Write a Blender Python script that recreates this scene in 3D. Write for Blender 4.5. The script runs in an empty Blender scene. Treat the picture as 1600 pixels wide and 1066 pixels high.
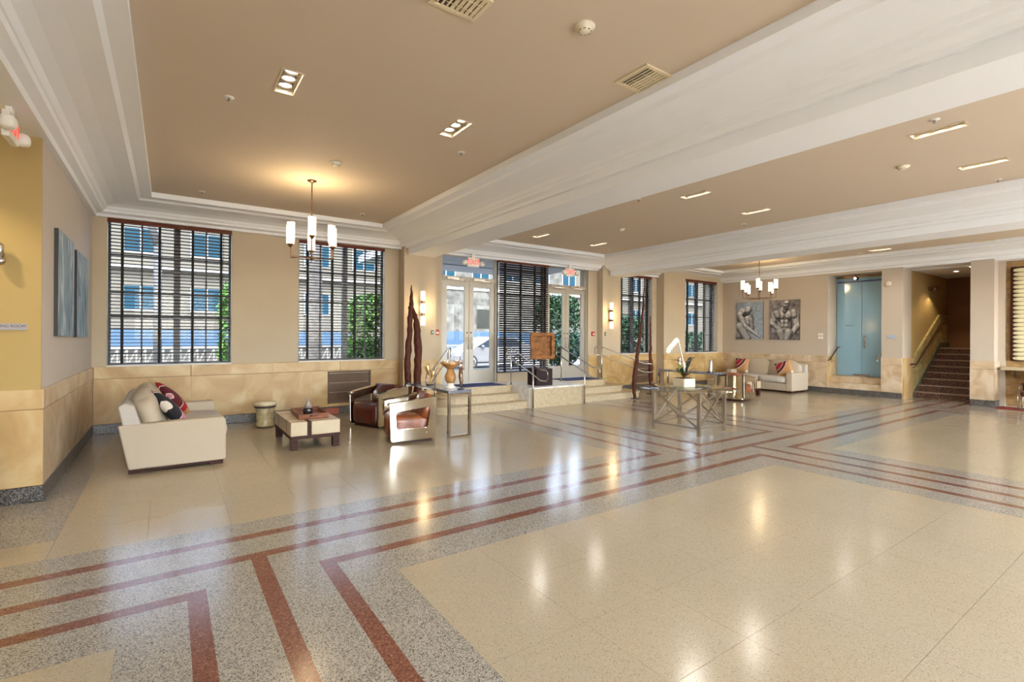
import bpy, math, random
from mathutils import Vector, Matrix
PI = math.pi
SC = bpy.context.scene
COL = SC.collection
random.seed(7)
# ---------------------------------------------------------------- camera
cam_d = bpy.data.cameras.new('camera')
cam = bpy.data.objects.new('camera', cam_d); COL.objects.link(cam)
YAW, ROLL = math.radians(34.8), 0.0056
Fv = Vector((math.sin(YAW), math.cos(YAW), 0)); R0 = Vector((math.cos(YAW), -math.sin(YAW), 0)); Z0 = Vector((0, 0, 1))
Rv = R0 * math.cos(ROLL) + Z0 * math.sin(ROLL); Uv = Z0 * math.cos(ROLL) - R0 * math.sin(ROLL)
mw = Matrix.Identity(4)
for i in range(3):
    mw[i][0] = Rv[i]; mw[i][1] = Uv[i]; mw[i][2] = -Fv[i]
mw.translation = (0, 0, 1.65)
cam.matrix_world = mw
cam_d.sensor_width = 36; cam_d.lens = 772 / 1600 * 36; cam_d.shift_y = -8.2 / 1600
cam_d.clip_start = 0.02; cam_d.clip_end = 300
SC.camera = cam
# ---------------------------------------------------------------- world, sun, exposure
W = bpy.data.worlds.new('sky'); SC.world = W; W.use_nodes = True
wn = W.node_tree.nodes; wl = W.node_tree.links
bg = wn['Background']; sky = wn.new('ShaderNodeTexSky'); sky.sky_type = 'NISHITA'
sky.sun_elevation = math.radians(48); sky.sun_rotation = math.radians(200); sky.sun_disc = False
hs = wn.new('ShaderNodeHueSaturation'); hs.inputs['Saturation'].default_value = .6
wl.new(sky.outputs[0], hs.inputs['Color']); wl.new(hs.outputs[0], bg.inputs[0]); bg.inputs[1].default_value = 0.85
sun_d = bpy.data.lights.new('sun', 'SUN'); sun = bpy.data.objects.new('sun', sun_d); COL.objects.link(sun)
sun.rotation_euler = (math.radians(48), 0, math.radians(-22)); sun_d.energy = 2.2; sun_d.angle = 0.01; sun_d.color = (1, .95, .87)
SC.view_settings.view_transform = 'Standard'; SC.view_settings.look = 'None'
SC.view_settings.exposure = 2.03; SC.view_settings.gamma = 1
try: SC.view_settings.use_curve_mapping = False
except Exception: pass
SC.cycles.max_bounces = 8; SC.cycles.diffuse_bounces = 5; SC.cycles.glossy_bounces = 4
SC.cycles.transmission_bounces = 8; SC.cycles.transparent_max_bounces = 16
SC.cycles.caustics_reflective = False; SC.cycles.caustics_refractive = False
SC.cycles.sample_clamp_indirect = 4; SC.cycles.use_adaptive_sampling = False
SPOT_W = 12.0          # one recessed ceiling fixture
# ---------------------------------------------------------------- materials
MATS = {}
def nodes(name):
    m = bpy.data.materials.new(name); m.use_nodes = True
    return m, m.node_tree.nodes, m.node_tree.links, m.node_tree.nodes['Principled BSDF']
def mat(name, col, rough=.6, metal=0, spec=.5, var=0, vscale=3, bump=0, bscale=60, coat=0, emit=None, estr=0, col2=None):
    """plain surface; var blends to col2 (or a darker tone) by noise, bump is fine relief"""
    if name in MATS: return MATS[name]
    m, n, l, b = nodes(name)
    b.inputs['Base Color'].default_value = (*col, 1); b.inputs['Roughness'].default_value = rough
    b.inputs['Metallic'].default_value = metal; b.inputs['Specular IOR Level'].default_value = spec
    if coat: b.inputs['Coat Weight'].default_value = coat; b.inputs['Coat Roughness'].default_value = .08
    if emit: b.inputs['Emission Color'].default_value = (*emit, 1); b.inputs['Emission Strength'].default_value = estr
    if var or bump: g = n.new('ShaderNodeNewGeometry')
    if var:
        t = n.new('ShaderNodeTexNoise'); t.inputs['Scale'].default_value = vscale; t.inputs['Detail'].default_value = 6
        l.new(g.outputs['Position'], t.inputs['Vector'])
        r = n.new('ShaderNodeValToRGB'); r.color_ramp.elements[0].position = .35; r.color_ramp.elements[1].position = .65
        c2 = col2 or tuple(c * (1 - var) for c in col)
        r.color_ramp.elements[0].color = (*c2, 1); r.color_ramp.elements[1].color = (*col, 1)
        l.new(t.outputs['Fac'], r.inputs[0]); l.new(r.outputs[0], b.inputs['Base Color'])
    if bump:
        t2 = n.new('ShaderNodeTexNoise'); t2.inputs['Scale'].default_value = bscale; t2.inputs['Detail'].default_value = 3
        l.new(g.outputs['Position'], t2.inputs['Vector'])
        bu = n.new('ShaderNodeBump'); bu.inputs['Strength'].default_value = bump; bu.inputs['Distance'].default_value = .01
        l.new(t2.outputs['Fac'], bu.inputs['Height']); l.new(bu.outputs[0], b.inputs['Normal'])
    MATS[name] = m; return m
def speckle(name, chips, scale, rough, cloud=.12):
    """terrazzo: chips = [(position, colour)] picked by a random value for each Voronoi cell"""
    m, n, l, b = nodes(name)
    g = n.new('ShaderNodeNewGeometry')
    v = n.new('ShaderNodeTexVoronoi'); v.inputs['Scale'].default_value = scale
    nz = n.new('ShaderNodeTexNoise'); nz.inputs['Scale'].default_value = scale * 1.3
    ad = n.new('ShaderNodeVectorMath'); ad.operation = 'ADD'
    sc = n.new('ShaderNodeVectorMath'); sc.operation = 'SCALE'; sc.inputs['Scale'].default_value = .012 * 60 / scale
    l.new(g.outputs['Position'], nz.inputs['Vector']); l.new(nz.outputs['Color'], sc.inputs[0])
    l.new(g.outputs['Position'], ad.inputs[0]); l.new(sc.outputs[0], ad.inputs[1]); l.new(ad.outputs[0], v.inputs['Vector'])
    sp = n.new('ShaderNodeSeparateColor'); l.new(v.outputs['Color'], sp.inputs[0])
    r = n.new('ShaderNodeValToRGB'); r.color_ramp.interpolation = 'CONSTANT'
    e = r.color_ramp.elements
    e[0].position = chips[0][0]; e[0].color = (*chips[0][1], 1)
    e[1].position = chips[1][0]; e[1].color = (*chips[1][1], 1)
    for p, c in chips[2:]:
        q = e.new(p); q.color = (*c, 1)
    l.new(sp.outputs[0], r.inputs[0])
    c = n.new('ShaderNodeTexNoise'); c.inputs['Scale'].default_value = .9; c.inputs['Detail'].default_value = 5
    l.new(g.outputs['Position'], c.inputs['Vector'])
    mr = n.new('ShaderNodeMapRange'); mr.inputs['To Min'].default_value = 1 - cloud; mr.inputs['To Max'].default_value = 1 + cloud * .5
    l.new(c.outputs['Fac'], mr.inputs['Value'])
    mx = n.new('ShaderNodeVectorMath'); mx.operation = 'SCALE'
    l.new(r.outputs[0], mx.inputs[0]); l.new(mr.outputs[0], mx.inputs['Scale']); l.new(mx.outputs[0], b.inputs['Base Color'])
    rr = n.new('ShaderNodeMapRange'); rr.inputs['To Min'].default_value = rough * .75; rr.inputs['To Max'].default_value = rough * 1.3
    l.new(c.outputs['Fac'], rr.inputs['Value']); l.new(rr.outputs[0], b.inputs['Roughness'])
    b.inputs['Specular IOR Level'].default_value = .5; b.inputs['Coat Weight'].default_value = 0; b.inputs['Coat Roughness'].default_value = .10
    MATS[name] = m; return m
def stone(name, a, b_, c_, scale=2.2, rough=.35):
    """travertine / marble: three tones in soft clouds with veins; each slab takes its own offset"""
    m, n, l, b = nodes(name)
    g = n.new('ShaderNodeNewGeometry'); oi = n.new('ShaderNodeObjectInfo')
    ad = n.new('ShaderNodeVectorMath'); ad.operation = 'ADD'
    mu = n.new('ShaderNodeVectorMath'); mu.operation = 'SCALE'; mu.inputs['Scale'].default_value = 7
    cx = n.new('ShaderNodeCombineXYZ'); l.new(oi.outputs['Random'], cx.inputs[0]); l.new(oi.outputs['Random'], cx.inputs[2])
    l.new(cx.outputs[0], mu.inputs[0]); l.new(g.outputs['Position'], ad.inputs[0]); l.new(mu.outputs[0], ad.inputs[1])
    t = n.new('ShaderNodeTexNoise'); t.inputs['Scale'].default_value = scale; t.inputs['Detail'].default_value = 8; t.inputs['Distortion'].default_value = 1.2
    l.new(ad.outputs[0], t.inputs['Vector'])
    r = n.new('ShaderNodeValToRGB'); e = r.color_ramp.elements
    e[0].position = .34; e[0].color = (*a, 1); e[1].position = .66; e[1].color = (*c_, 1); q = e.new(.52); q.color = (*b_, 1)
    l.new(t.outputs['Fac'], r.inputs[0]); l.new(r.outputs[0], b.inputs['Base Color'])
    b.inputs['Roughness'].default_value = rough
    MATS[name] = m; return m
def glass(name, tint=(1, 1, 1), refl=.12, rough=.0, k=1):
    """thin pane: mostly see-through, a little mirror by angle"""
    m = bpy.data.materials.new(name); m.use_nodes = True; n = m.node_tree.nodes; l = m.node_tree.links
    n.remove(n['Principled BSDF']); o = n['Material Output']
    tr = n.new('ShaderNodeBsdfTransparent'); tr.inputs[0].default_value = (*tint, 1)
    gl = n.new('ShaderNodeBsdfGlossy'); gl.inputs['Roughness'].default_value = rough
    fr = n.new('ShaderNodeFresnel'); fr.inputs[0].default_value = 1.45
    ad = n.new('ShaderNodeMath'); ad.operation = 'MULTIPLY_ADD'; ad.inputs[1].default_value = k; ad.inputs[2].default_value = refl - .04
    mx = n.new('ShaderNodeMixShader'); l.new(fr.outputs[0], ad.inputs[0])
    ge = n.new('ShaderNodeNewGeometry'); fb = n.new('ShaderNodeMath'); fb.operation = 'SUBTRACT'; fb.inputs[0].default_value = 1; l.new(ge.outputs['Backfacing'], fb.inputs[1])
    mm = n.new('ShaderNodeMath'); mm.operation = 'MULTIPLY'; l.new(ad.outputs[0], mm.inputs[0]); l.new(fb.outputs[0], mm.inputs[1]); l.new(mm.outputs[0], mx.inputs[0])
    l.new(tr.outputs[0], mx.inputs[1]); l.new(gl.outputs[0], mx.inputs[2]); l.new(mx.outputs[0], o.inputs[0])
    MATS[name] = m; return m
def wood(name, a, b_, scale=(1, 1, 12), rough=.35):
    m, n, l, b = nodes(name)
    tc = n.new('ShaderNodeTexCoord'); mp = n.new('ShaderNodeMapping'); mp.inputs['Scale'].default_value = scale
    t = n.new('ShaderNodeTexNoise'); t.inputs['Scale'].default_value = 4; t.inputs['Detail'].default_value = 8; t.inputs['Distortion'].default_value = .6
    l.new(tc.outputs['Object'], mp.inputs[0]); l.new(mp.outputs[0], t.inputs['Vector'])
    r = n.new('ShaderNodeValToRGB'); e = r.color_ramp.elements
    e[0].position = .35; e[0].color = (*a, 1); e[1].position = .65; e[1].color = (*b_, 1)
    l.new(t.outputs['Fac'], r.inputs[0]); l.new(r.outputs[0], b.inputs['Base Color']); b.inputs['Roughness'].default_value = rough; b.inputs['Specular IOR Level'].default_value = .22
    MATS[name] = m; return m
T_BEIGE = speckle('terrazzo_beige', [(0, (.26, .20, .13)), (.05, (.35, .285, .19)), (.35, (.375, .31, .21)), (.7, (.40, .335, .235))], 190, .17)
T_GREY = speckle('terrazzo_grey', [(0, (.06, .053, .045)), (.12, (.16, .145, .12)), (.30, (.29, .26, .215)), (.62, (.38, .345, .285))], 210, .17, .08)
T_RED = speckle('terrazzo_red', [(0, (.11, .040, .024)), (.2, (.175, .068, .042)), (.88, (.27, .13, .085))], 130, .16)
T_DARK = speckle('granite_dark', [(0, (.02, .018, .016)), (.4, (.085, .075, .066)), (.7, (.19, .17, .15))], 110, .3)
STONE = stone('gold_travertine', (.41, .25, .09), (.50, .335, .145), (.58, .43, .23), 1.7)
STONE_P = stone('pale_travertine', (.44, .31, .18), (.54, .41, .27), (.62, .51, .38))
STONE_S = stone('step_stone', (.40, .31, .19), (.47, .375, .24), (.53, .435, .295), 22)
MARBLE = stone('white_marble', (.55, .54, .52), (.70, .69, .66), (.78, .77, .74), 3, .2)
JOINT = mat('joint', (.36, .30, .21), .5)
TAN = mat('tan_plaster', (.485, .405, .295), .75, var=.05, vscale=1.2)
TAN_DAYLIT = mat('daylit_tan_plaster', (.54, .48, .43), .75, var=.04, vscale=1.2)  # tan plaster with the greyish window daylight put into its colour
TAN_R = mat('warm_grey_plaster', (.49, .42, .34), .75, var=.04, vscale=1.2)
OLIVE = mat('ochre_plaster', (.42, .30, .115), .75, var=.06, vscale=1.5)
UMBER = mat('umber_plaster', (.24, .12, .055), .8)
WHITE = mat('white_plaster', (.84, .87, .90), .7)
BROWN = mat('taupe_ceiling', (.63, .53, .41), .8)
OFFW = mat('off_white_paint', (.70, .66, .58), .5)
WBLACK = mat('window_steel', (.02, .022, .025), .4)
GREYF = mat('mullion_grey', (.10, .10, .11), .4)
BLIND = mat('dark_wood_slat', (.018, .009, .006), .5)
VAL = wood('valance_wood', (.10, .022, .010), (.16, .04, .018), (1, 12, 12))
TAPE = mat('ladder_tape', (.008, .008, .008), .8)
ALU = mat('door_aluminium', (.38, .35, .30), .4, .25)
CHROME = mat('polished_steel', (.55, .52, .47), .06, 1)
STEEL = mat('brushed_steel', (.52, .48, .43), .25, 1)
BRONZE = mat('antique_bronze', (.20, .12, .07), .35, .9)
GLASS = glass('tinted_street_glass', (.60, .605, .61), .04, 0, .3); CLEAR = glass('clear_glass')
TGLASS = glass('table_glass', (.97, .99, .985), .10); TRAYG = glass('tray_glass', (.975, .995, .985), .10)
BLACK = mat('black', (.01, .01, .01), .5)
PAINTW = mat('white_plastic', (.78, .76, .70), .4)
CREAM = mat('cream_upholstery', (.45, .375, .28), .85, bump=.25, bscale=500)
CREAM2 = mat('white_upholstery', (.48, .44, .39), .85, bump=.25, bscale=500)
LEATHER = mat('oxblood_leather', (.10, .018, .010), .28, var=.5, vscale=5, coat=.3)
TANLEA = mat('cognac_leather', (.26, .065, .018), .35, var=.4, vscale=6, coat=.2)
ESPRESSO = wood('espresso_wood', (.028, .008, .005), (.055, .016, .009), (1, 10, 10), .5)
LACQ = mat('cream_lacquer', (.50, .40, .26), .3, var=.08, vscale=4)
TRAYW = wood('mahogany_tray', (.14, .045, .02), (.28, .10, .045), (1, 10, 10), .35)
DRIFT = wood('red_driftwood', (.035, .008, .005), (.11, .030, .015), (20, 20, 3), .6)
BURL = wood('burl_wood', (.14, .045, .006), (.32, .125, .02), (3, 3, 3), .5)
GOLD = mat('gilt_metal', (.75, .50, .22), .3, .8)
LAMPGLOW = mat('frosted_shade', (.7, .66, .58), .5, emit=(1, .80, .52), estr=.42)
SCONCEGLOW = mat('sconce_glass', (.9, .85, .75), .5, emit=(1, .78, .48), estr=.65)
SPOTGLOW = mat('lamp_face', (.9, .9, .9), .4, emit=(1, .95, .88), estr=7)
LEAFM = mat('leaf_green', (.07, .17, .03), .5, var=.6, vscale=6)
# ---------------------------------------------------------------- mesh builder
class G:
    def __init__(s): s.v = []; s.f = []; s.sm = []
    def add(s, vs, fs, smooth=False):
        o = len(s.v); s.v += [tuple(v) for v in vs]
        for f in fs: s.f.append([i + o for i in f]); s.sm.append(smooth)
        return s
    def box(s, x0, y0, z0, x1, y1, z1):
        if x0 > x1: x0, x1 = x1, x0
        if y0 > y1: y0, y1 = y1, y0
        if z0 > z1: z0, z1 = z1, z0
        return s.add([(x0, y0, z0), (x1, y0, z0), (x1, y1, z0), (x0, y1, z0), (x0, y0, z1), (x1, y0, z1), (x1, y1, z1), (x0, y1, z1)],
                     [(0, 3, 2, 1), (4, 5, 6, 7), (0, 1, 5, 4), (1, 2, 6, 5), (2, 3, 7, 6), (3, 0, 4, 7)])
    def bar(s, p, q, w, h, up=(0, 0, 1)):
        p = Vector(p); q = Vector(q); d = (q - p).normalized(); u = Vector(up)
        if abs(d.dot(u)) > .99: u = Vector((1, 0, 0))
        a = d.cross(u).normalized() * w / 2; b = a.cross(d).normalized() * h / 2
        vs = [p - a - b, p + a - b, p + a + b, p - a + b, q - a - b, q + a - b, q + a + b, q - a + b]
        return s.add(vs, [(0, 1, 2, 3), (7, 6, 5, 4), (0, 4, 5, 1), (1, 5, 6, 2), (2, 6, 7, 3), (3, 7, 4, 0)])
    def tube(s, pts, r, n=8, close=False):
        pts = [Vector(p) for p in pts]; rs = r if isinstance(r, (list, tuple)) else [r] * len(pts)
        vs = []; N = len(pts); up = Vector((.13, .07, 1)).normalized()
        for i, p in enumerate(pts):
            if close: d = pts[(i + 1) % N] - pts[i - 1]
            else: d = pts[min(i + 1, N - 1)] - pts[max(i - 1, 0)]
            d.normalize()
            if abs(d.dot(up)) > .95: u = Vector((1, .1, 0)).normalized()
            else: u = up
            a = d.cross(u).normalized(); b = a.cross(d).normalized()
            for k in range(n):
                t = 2 * PI * k / n; vs.append(p + (a * math.cos(t) + b * math.sin(t)) * rs[i])
        fs = []
        for i in range(N if close else N - 1):
            j = (i + 1) % N
            for k in range(n): fs.append((i * n + k, i * n + (k + 1) % n, j * n + (k + 1) % n, j * n + k))
        if not close: fs += [tuple(range(n))[::-1], tuple((N - 1) * n + k for k in range(n))]
        return s.add(vs, fs, True)
    def lathe(s, prof, n=24, c=(0, 0, 0), cap=True):
        vs = []
        for r, z in prof:
            for k in range(n): t = 2 * PI * k / n; vs.append((c[0] + r * math.cos(t), c[1] + r * math.sin(t), c[2] + z))
        fs = []
        for i in range(len(prof) - 1):
            for k in range(n): fs.append((i * n + k, i * n + (k + 1) % n, (i + 1) * n + (k + 1) % n, (i + 1) * n + k))
        s.add(vs, fs, True)
        if cap:
            o = len(s.v) - len(vs)
            for q, rev in ((0, True), (len(prof) - 1, False)):
                f = [o + q * n + k for k in range(n)]
                s.f.append(f[::-1] if rev else f); s.sm.append(False)
        return s
    def prism(s, poly, a0, a1, axis='z'):
        """poly in the two other axes in order (x,y,z) without axis"""
        def P(p, a): return {'z': (p[0], p[1], a), 'y': (p[0], a, p[1]), 'x': (a, p[0], p[1])}[axis]
        n = len(poly); vs = [P(p, a0) for p in poly] + [P(p, a1) for p in poly]
        return s.add(vs, [tuple(range(n))[::-1], tuple(range(n, 2 * n))] + [(i, (i + 1) % n, n + (i + 1) % n, n + i) for i in range(n)])
    def ring(s, outer, inner, a0, a1, axis='y'):
        def P(p, a): return {'z': (p[0], p[1], a), 'y': (p[0], a, p[1]), 'x': (a, p[0], p[1])}[axis]
        n = len(outer); vs = [P(p, a) for a in (a0, a1) for L in (outer, inner) for p in L]
        fs = []
        for i in range(n):
            j = (i + 1) % n
            fs += [(i, j, n + j, n + i), (2 * n + i, 3 * n + i, 3 * n + j, 2 * n + j), (i, 2 * n + i, 2 * n + j, j), (n + i, n + j, 3 * n + j, 3 * n + i)]
        return s.add(vs, fs)
    def sweep(s, prof, path, closed=True):
        """prof = [(inset, z)], path = rectangle (x0,y0,x1,y1) walked inside: mitred moulding"""
        x0, y0, x1, y1 = path; n = len(prof); vs = []
        for d, z in prof: vs += [(x0 + d, y0 + d, z), (x1 - d, y0 + d, z), (x1 - d, y1 - d, z), (x0 + d, y1 - d, z)]
        return s.add(vs, [(i * 4 + k, i * 4 + (k + 1) % 4, (i + 1) * 4 + (k + 1) % 4, (i + 1) * 4 + k) for i in range(n - 1) for k in range(4)])
    def puff(s, c, size, n=7, k=6, bulge=.0):
        """soft cushion: rounded cube, sizes are half extents"""
        import itertools
        for ax in range(3):
            for sg in (-1, 1):
                vs = []
                for i in range(n + 1):
                    for j in range(n + 1):
                        a = -1 + 2 * i / n; b = -1 + 2 * j / n
                        a = math.sin(a * PI / 2) * .5 + a * .5; b = math.sin(b * PI / 2) * .5 + b * .5
                        p = [0, 0, 0]; p[ax] = sg; p[(ax + 1) % 3] = a; p[(ax + 2) % 3] = b
                        q = (abs(p[0]) ** k + abs(p[1]) ** k + abs(p[2]) ** k) ** (1 / k)
                        p = [t / q for t in p]
                        p[ax] += sg * bulge * (1 - a * a) * (1 - b * b)
                        vs.append((c[0] + p[0] * size[0], c[1] + p[1] * size[1], c[2] + p[2] * size[2]))
                fs = []
                for i in range(n):
                    for j in range(n):
                        f = (i * (n + 1) + j, (i + 1) * (n + 1) + j, (i + 1) * (n + 1) + j + 1, i * (n + 1) + j + 1)
                        fs.append(f if sg > 0 else f[::-1])
                s.add(vs, fs, True)
        return s
    def move(s, M):
        s.v = [tuple(M @ Vector(v)) for v in s.v]; return s
    def mesh(s, name):
        me = bpy.data.meshes.new(name); me.from_pydata(s.v, [], s.f); me.polygons.foreach_set('use_smooth', s.sm); me.update(); return me
    def build(s, name, m, parent=None, bevel=0, loc=None, seg=2):
        me = s.mesh(name); me.materials.append(m)
        o = bpy.data.objects.new(name, me); COL.objects.link(o)
        if parent: o.parent = parent
        if loc: o.location = loc
        if bevel:
            b = o.modifiers.new('bevel', 'BEVEL'); b.width = bevel; b.segments = seg; b.limit_method = 'ANGLE'
        return o
def weld(o):
    w = o.modifiers.new('weld', 'WELD'); w.merge_threshold = .0005; return o
def tag(o, label=None, cat=None, group=None, kind=None):
    if label: o['label'] = label
    if cat: o['category'] = cat
    if group: o['group'] = group
    if kind: o['kind'] = kind
    return o
def thing(name, label, cat, loc=(0, 0, 0), rz=0, group=None):
    o = bpy.data.objects.new(name, None); COL.objects.link(o); o.location = loc; o.rotation_euler = (0, 0, rz)
    o.empty_display_size = .1
    return tag(o, label, cat, group)
def struct(name, parent=None):
    o = bpy.data.objects.new(name, None); COL.objects.link(o)
    if parent: o.parent = parent
    o['kind'] = 'structure'; return o
def S(o, label=None):
    o['kind'] = 'structure'
    if label: o['label'] = label
    return o
def copy_tree(o, parent=None):
    c = o.copy(); COL.objects.link(c); c.parent = parent
    for ch in list(o.children): copy_tree(ch, c)
    return c
def dup(o, loc, rz, label, group=None):
    c = copy_tree(o); c.location = loc; c.rotation_euler = (0, 0, rz); c['label'] = label
    if group: c['group'] = group
    return c
def share(me, name, parent, loc, rot=None, scale=None):
    o = bpy.data.objects.new(name, me); COL.objects.link(o); o.parent = parent; o.location = loc
    if rot: o.rotation_euler = rot
    if scale: o.scale = scale
    return o
def text(name, body, size, m, parent, loc, rot, ext=.002, align='CENTER'):
    c = bpy.data.curves.new(name, 'FONT'); c.body = body; c.size = size; c.extrude = ext; c.align_x = align; c.align_y = 'CENTER'
    q = bpy.data.objects.new('font_source', c); COL.objects.link(q)
    me = bpy.data.meshes.new_from_object(q.evaluated_get(bpy.context.evaluated_depsgraph_get())); bpy.data.objects.remove(q); bpy.data.curves.remove(c)
    me.materials.clear(); me.materials.append(m); o = bpy.data.objects.new(name, me); COL.objects.link(o); o.parent = parent; o.location = loc; o.rotation_euler = rot
    return o
# ================================================================ STRUCTURE
XL, XR, YB, YF = -1.03, 16.25, 10.5, -4.0
# ---- floor: base, border slabs, red strips, beige tiles -----------------
floor = S(G().box(-3.4, YF - .1, -.2, 18.6, 11.0, -.012).build('floor', JOINT))
V_N = [(.555, -.22, 1.33), (7.27, 6.45, 8.10), (14.86, 14.03, 15.69)]     # bands running away, near side of the cross band
V_F = [(6.15, 5.22, 6.95), (9.17, 8.35, 9.95)]                            # bands beyond the cross band
RW = .052
reds = []
for c, a, b in V_N:
    o = .40 if c < 1 else .43
    reds += [(c - o - RW, YF, c - o + RW, 3.70 + RW), (c - RW, YF, c + RW, 4.11), (c + o - RW, YF, c + o + RW, 3.70 + RW)]
for c, a, b in V_F:
    reds += [(c - .51 - RW, 4.53 - RW, c - .51 + RW, 10.4), (c - RW, 4.11, c + RW, 10.4), (c + .5 - RW, 4.53 - RW, c + .5 + RW, 10.4)]
reds += [(-3.3, 4.11 - RW, 17.2, 4.11 + RW)]
segs = [-3.3] + [v for c, a, b in V_F for v in (c - .51 + RW, c + .5 - RW)] + [17.2]
for i in range(0, len(segs), 2): reds.append((segs[i], 4.53 - RW, segs[i + 1], 4.53 + RW))
segs = [-3.3] + [v for c, a, b in V_N for v in (c - (.40 if c < 1 else .43) + RW, c + (.40 if c < 1 else .43) - RW)] + [17.2]
for i in range(0, len(segs), 2): reds.append((segs[i], 3.70 - RW, segs[i + 1], 3.70 + RW))
fields = [(-3.3, YF, -.22, 3.31), (1.33, YF, 6.45, 3.31), (8.10, YF, 14.03, 3.31), (15.69, YF, 18.4, 3.0),
          (-.73, 4.89, 5.22, 10.12), (-3.3, 4.89, -.73, 5.3), (6.95, 4.89, 8.35, 10.3), (9.95, 4.89, 15.95, 10.12)]
def inr(r, x, y): return r[0] < x < r[2] and r[1] < y < r[3]
def kind_at(x, y):
    if any(inr(r, x, y) for r in fields): return 'b'
    if any(inr(r, x, y) for r in reds): return 'r'
    return 'g'
xs = sorted({round(v, 4) for r in reds + fields for v in (r[0], r[2])} | {-3.4, 18.5}); ys = sorted({round(v, 4) for r in reds + fields for v in (r[1], r[3])} | {YF, 10.6})
grid = [[kind_at((xs[i] + xs[i + 1]) / 2, (ys[j] + ys[j + 1]) / 2) for j in range(len(ys) - 1)] for i in range(len(xs) - 1)]
used = set(); rects = []
for horiz in (True,):
    for j in range(len(ys) - 1):
        for i in range(len(xs) - 1):
            if (i, j) in used or grid[i][j] == 'b': continue
            k = grid[i][j]
            # widest then tallest, and the other way round; keep the larger
            w = 1
            while i + w < len(xs) - 1 and grid[i + w][j] == k and (i + w, j) not in used: w += 1
            h = 1
            while j + h < len(ys) - 1 and all(grid[a][j + h] == k and (a, j + h) not in used for a in range(i, i + w)): h += 1
            h2 = 1
            while j + h2 < len(ys) - 1 and grid[i][j + h2] == k and (i, j + h2) not in used: h2 += 1
            w2 = 1
            while i + w2 < len(xs) - 1 and all(grid[i + w2][b] == k and (i + w2, b) not in used for b in range(j, j + h2)): w2 += 1
            A1 = (xs[i + w] - xs[i]) * (ys[j + h] - ys[j]); A2 = (xs[i + w2] - xs[i]) * (ys[j + h2] - ys[j])
            if A2 > A1: w, h = w2, h2
            for a in range(i, i + w):
                for b in range(j, j + h): used.add((a, b))
            rects.append((k, xs[i], ys[j], xs[i + w], ys[j + h]))
for k, x0, y0, x1, y1 in rects:
    if x1 - x0 < .004 or y1 - y0 < .004: continue
    nm, m = ('red_strip', T_RED) if k == 'r' else ('border_slab', T_GREY)
    S(G().box(x0, y0, -.012, x1, y1, 0).build(nm, m, floor))
g_ = .0009; nt = 0; rest = G()
def tiles(r, nx, ny, single):
    global nt
    dx = (r[2] - r[0]) / nx; dy = (r[3] - r[1]) / ny
    for i in range(nx):
        for j in range(ny):
            b = (r[0] + i * dx + g_, r[1] + j * dy + g_, -.012, r[0] + (i + 1) * dx - g_, r[1] + (j + 1) * dy - g_, 0)
            if single and b[4] > .3 and b[3] > 0: S(G().box(*b).build('floor_tile', T_BEIGE, floor)); nt += 1
            else: rest.box(*b)
tiles(fields[0], 5, 12, True); tiles(fields[1], 8, 12, True); tiles(fields[4], 10, 9, True); tiles(fields[6], 2, 9, True)
tiles(fields[2], 10, 12, True); tiles(fields[3], 4, 11, False); tiles(fields[5], 4, 1, False); tiles(fields[7], 10, 9, False)
o = rest.build('floor_tile', T_BEIGE, floor); o['kind'] = 'stuff'
# ---- plaster walls ------------------------------------------------------
ZC, ZS, ZB, ZT = 3.62, 1.10, 3.43, 3.9          # soffit, sill, beam bottom, tray
def wall_band(g, x0, x1, y, z0, z1, holes, th=.35):
    """wall facing -y at y with rectangular holes [(x0,x1,z0,z1)]"""
    cur = x0
    for h in sorted(holes):
        if h[0] > cur: g.box(cur, y, z0, h[0], y + th, z1)
        if h[2] > z0: g.box(h[0], y, z0, h[1], y + th, h[2])
        if h[3] < z1: g.box(h[0], y, h[3], h[1], y + th, z1)
        cur = h[1]
    if cur < x1: g.box(cur, y, z0, x1, y + th, z1)
WIN = {1: (-.84, .96, 10.5), 2: (2.14, 3.92, 10.58), 4: (11.22, 12.80, 10.5), 5: (14.10, 15.93, 10.2)}
ZW = 3.58
wall_back = S(G().build('wall_back', TAN)) if False else None
g = G()
wall_band(g, -1.4, 1.66, 10.5, 0, 4.2, [(-.84, .96, ZS, ZW)])
wall_band(g, 1.66, 4.25, 10.58, 0, 4.2, [(2.14, 3.92, ZS, ZW)], .27)
g.box(4.25, 10.28, 0, 5.02, 10.85, 4.2); g.box(5.02, 10.5, 0, 5.28, 10.85, 4.2)
g.box(5.28, 10.5, ZW + .02, 9.98, 10.85, 4.2); g.box(6.86, 10.5, .47, 8.44, 10.85, .69)
g.box(9.98, 10.5, 0, 10.35, 10.85, 4.2); g.box(10.35, 10.28, 0, 11.1, 10.85, 4.2)
wall_band(g, 11.1, 13.0, 10.5, 0, 4.2, [(11.22, 12.80, ZS, ZW)])
wall_band(g, 13.0, 16.6, 10.2, 0, 4.2, [(14.10, 15.93, ZS, ZW)], .6)
wall_back = S(g.build('wall_back', TAN))
wall_left = S(G().box(-3.3, 6.64, 0, XL, 6.66, 3.62).build('wall_left', OLIVE))
lw = S(G().box(-1.4, 6.662, 0, XL, 10.5, 4.2).build('plaster_face', TAN_DAYLIT, wall_left)); 
g = G(); g.box(16.25, 6.77, 0, 16.9, 10.6, 4.2); g.box(16.25, 4.93, 0, 16.9, 5.41, 4.2)
g.box(16.25, 3.13, 0, 16.62, 3.56, 4.2); g.box(16.7, YF, 0, 17.0, 3.3, 4.2)
g.box(16.252, 5.412, 3.5, 17.0, 6.768, 4.2)
wall_right = S(g.box(16.6, 3.0, 0, 16.95, 3.36, 4.2).build('wall_right', TAN_R))
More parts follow.
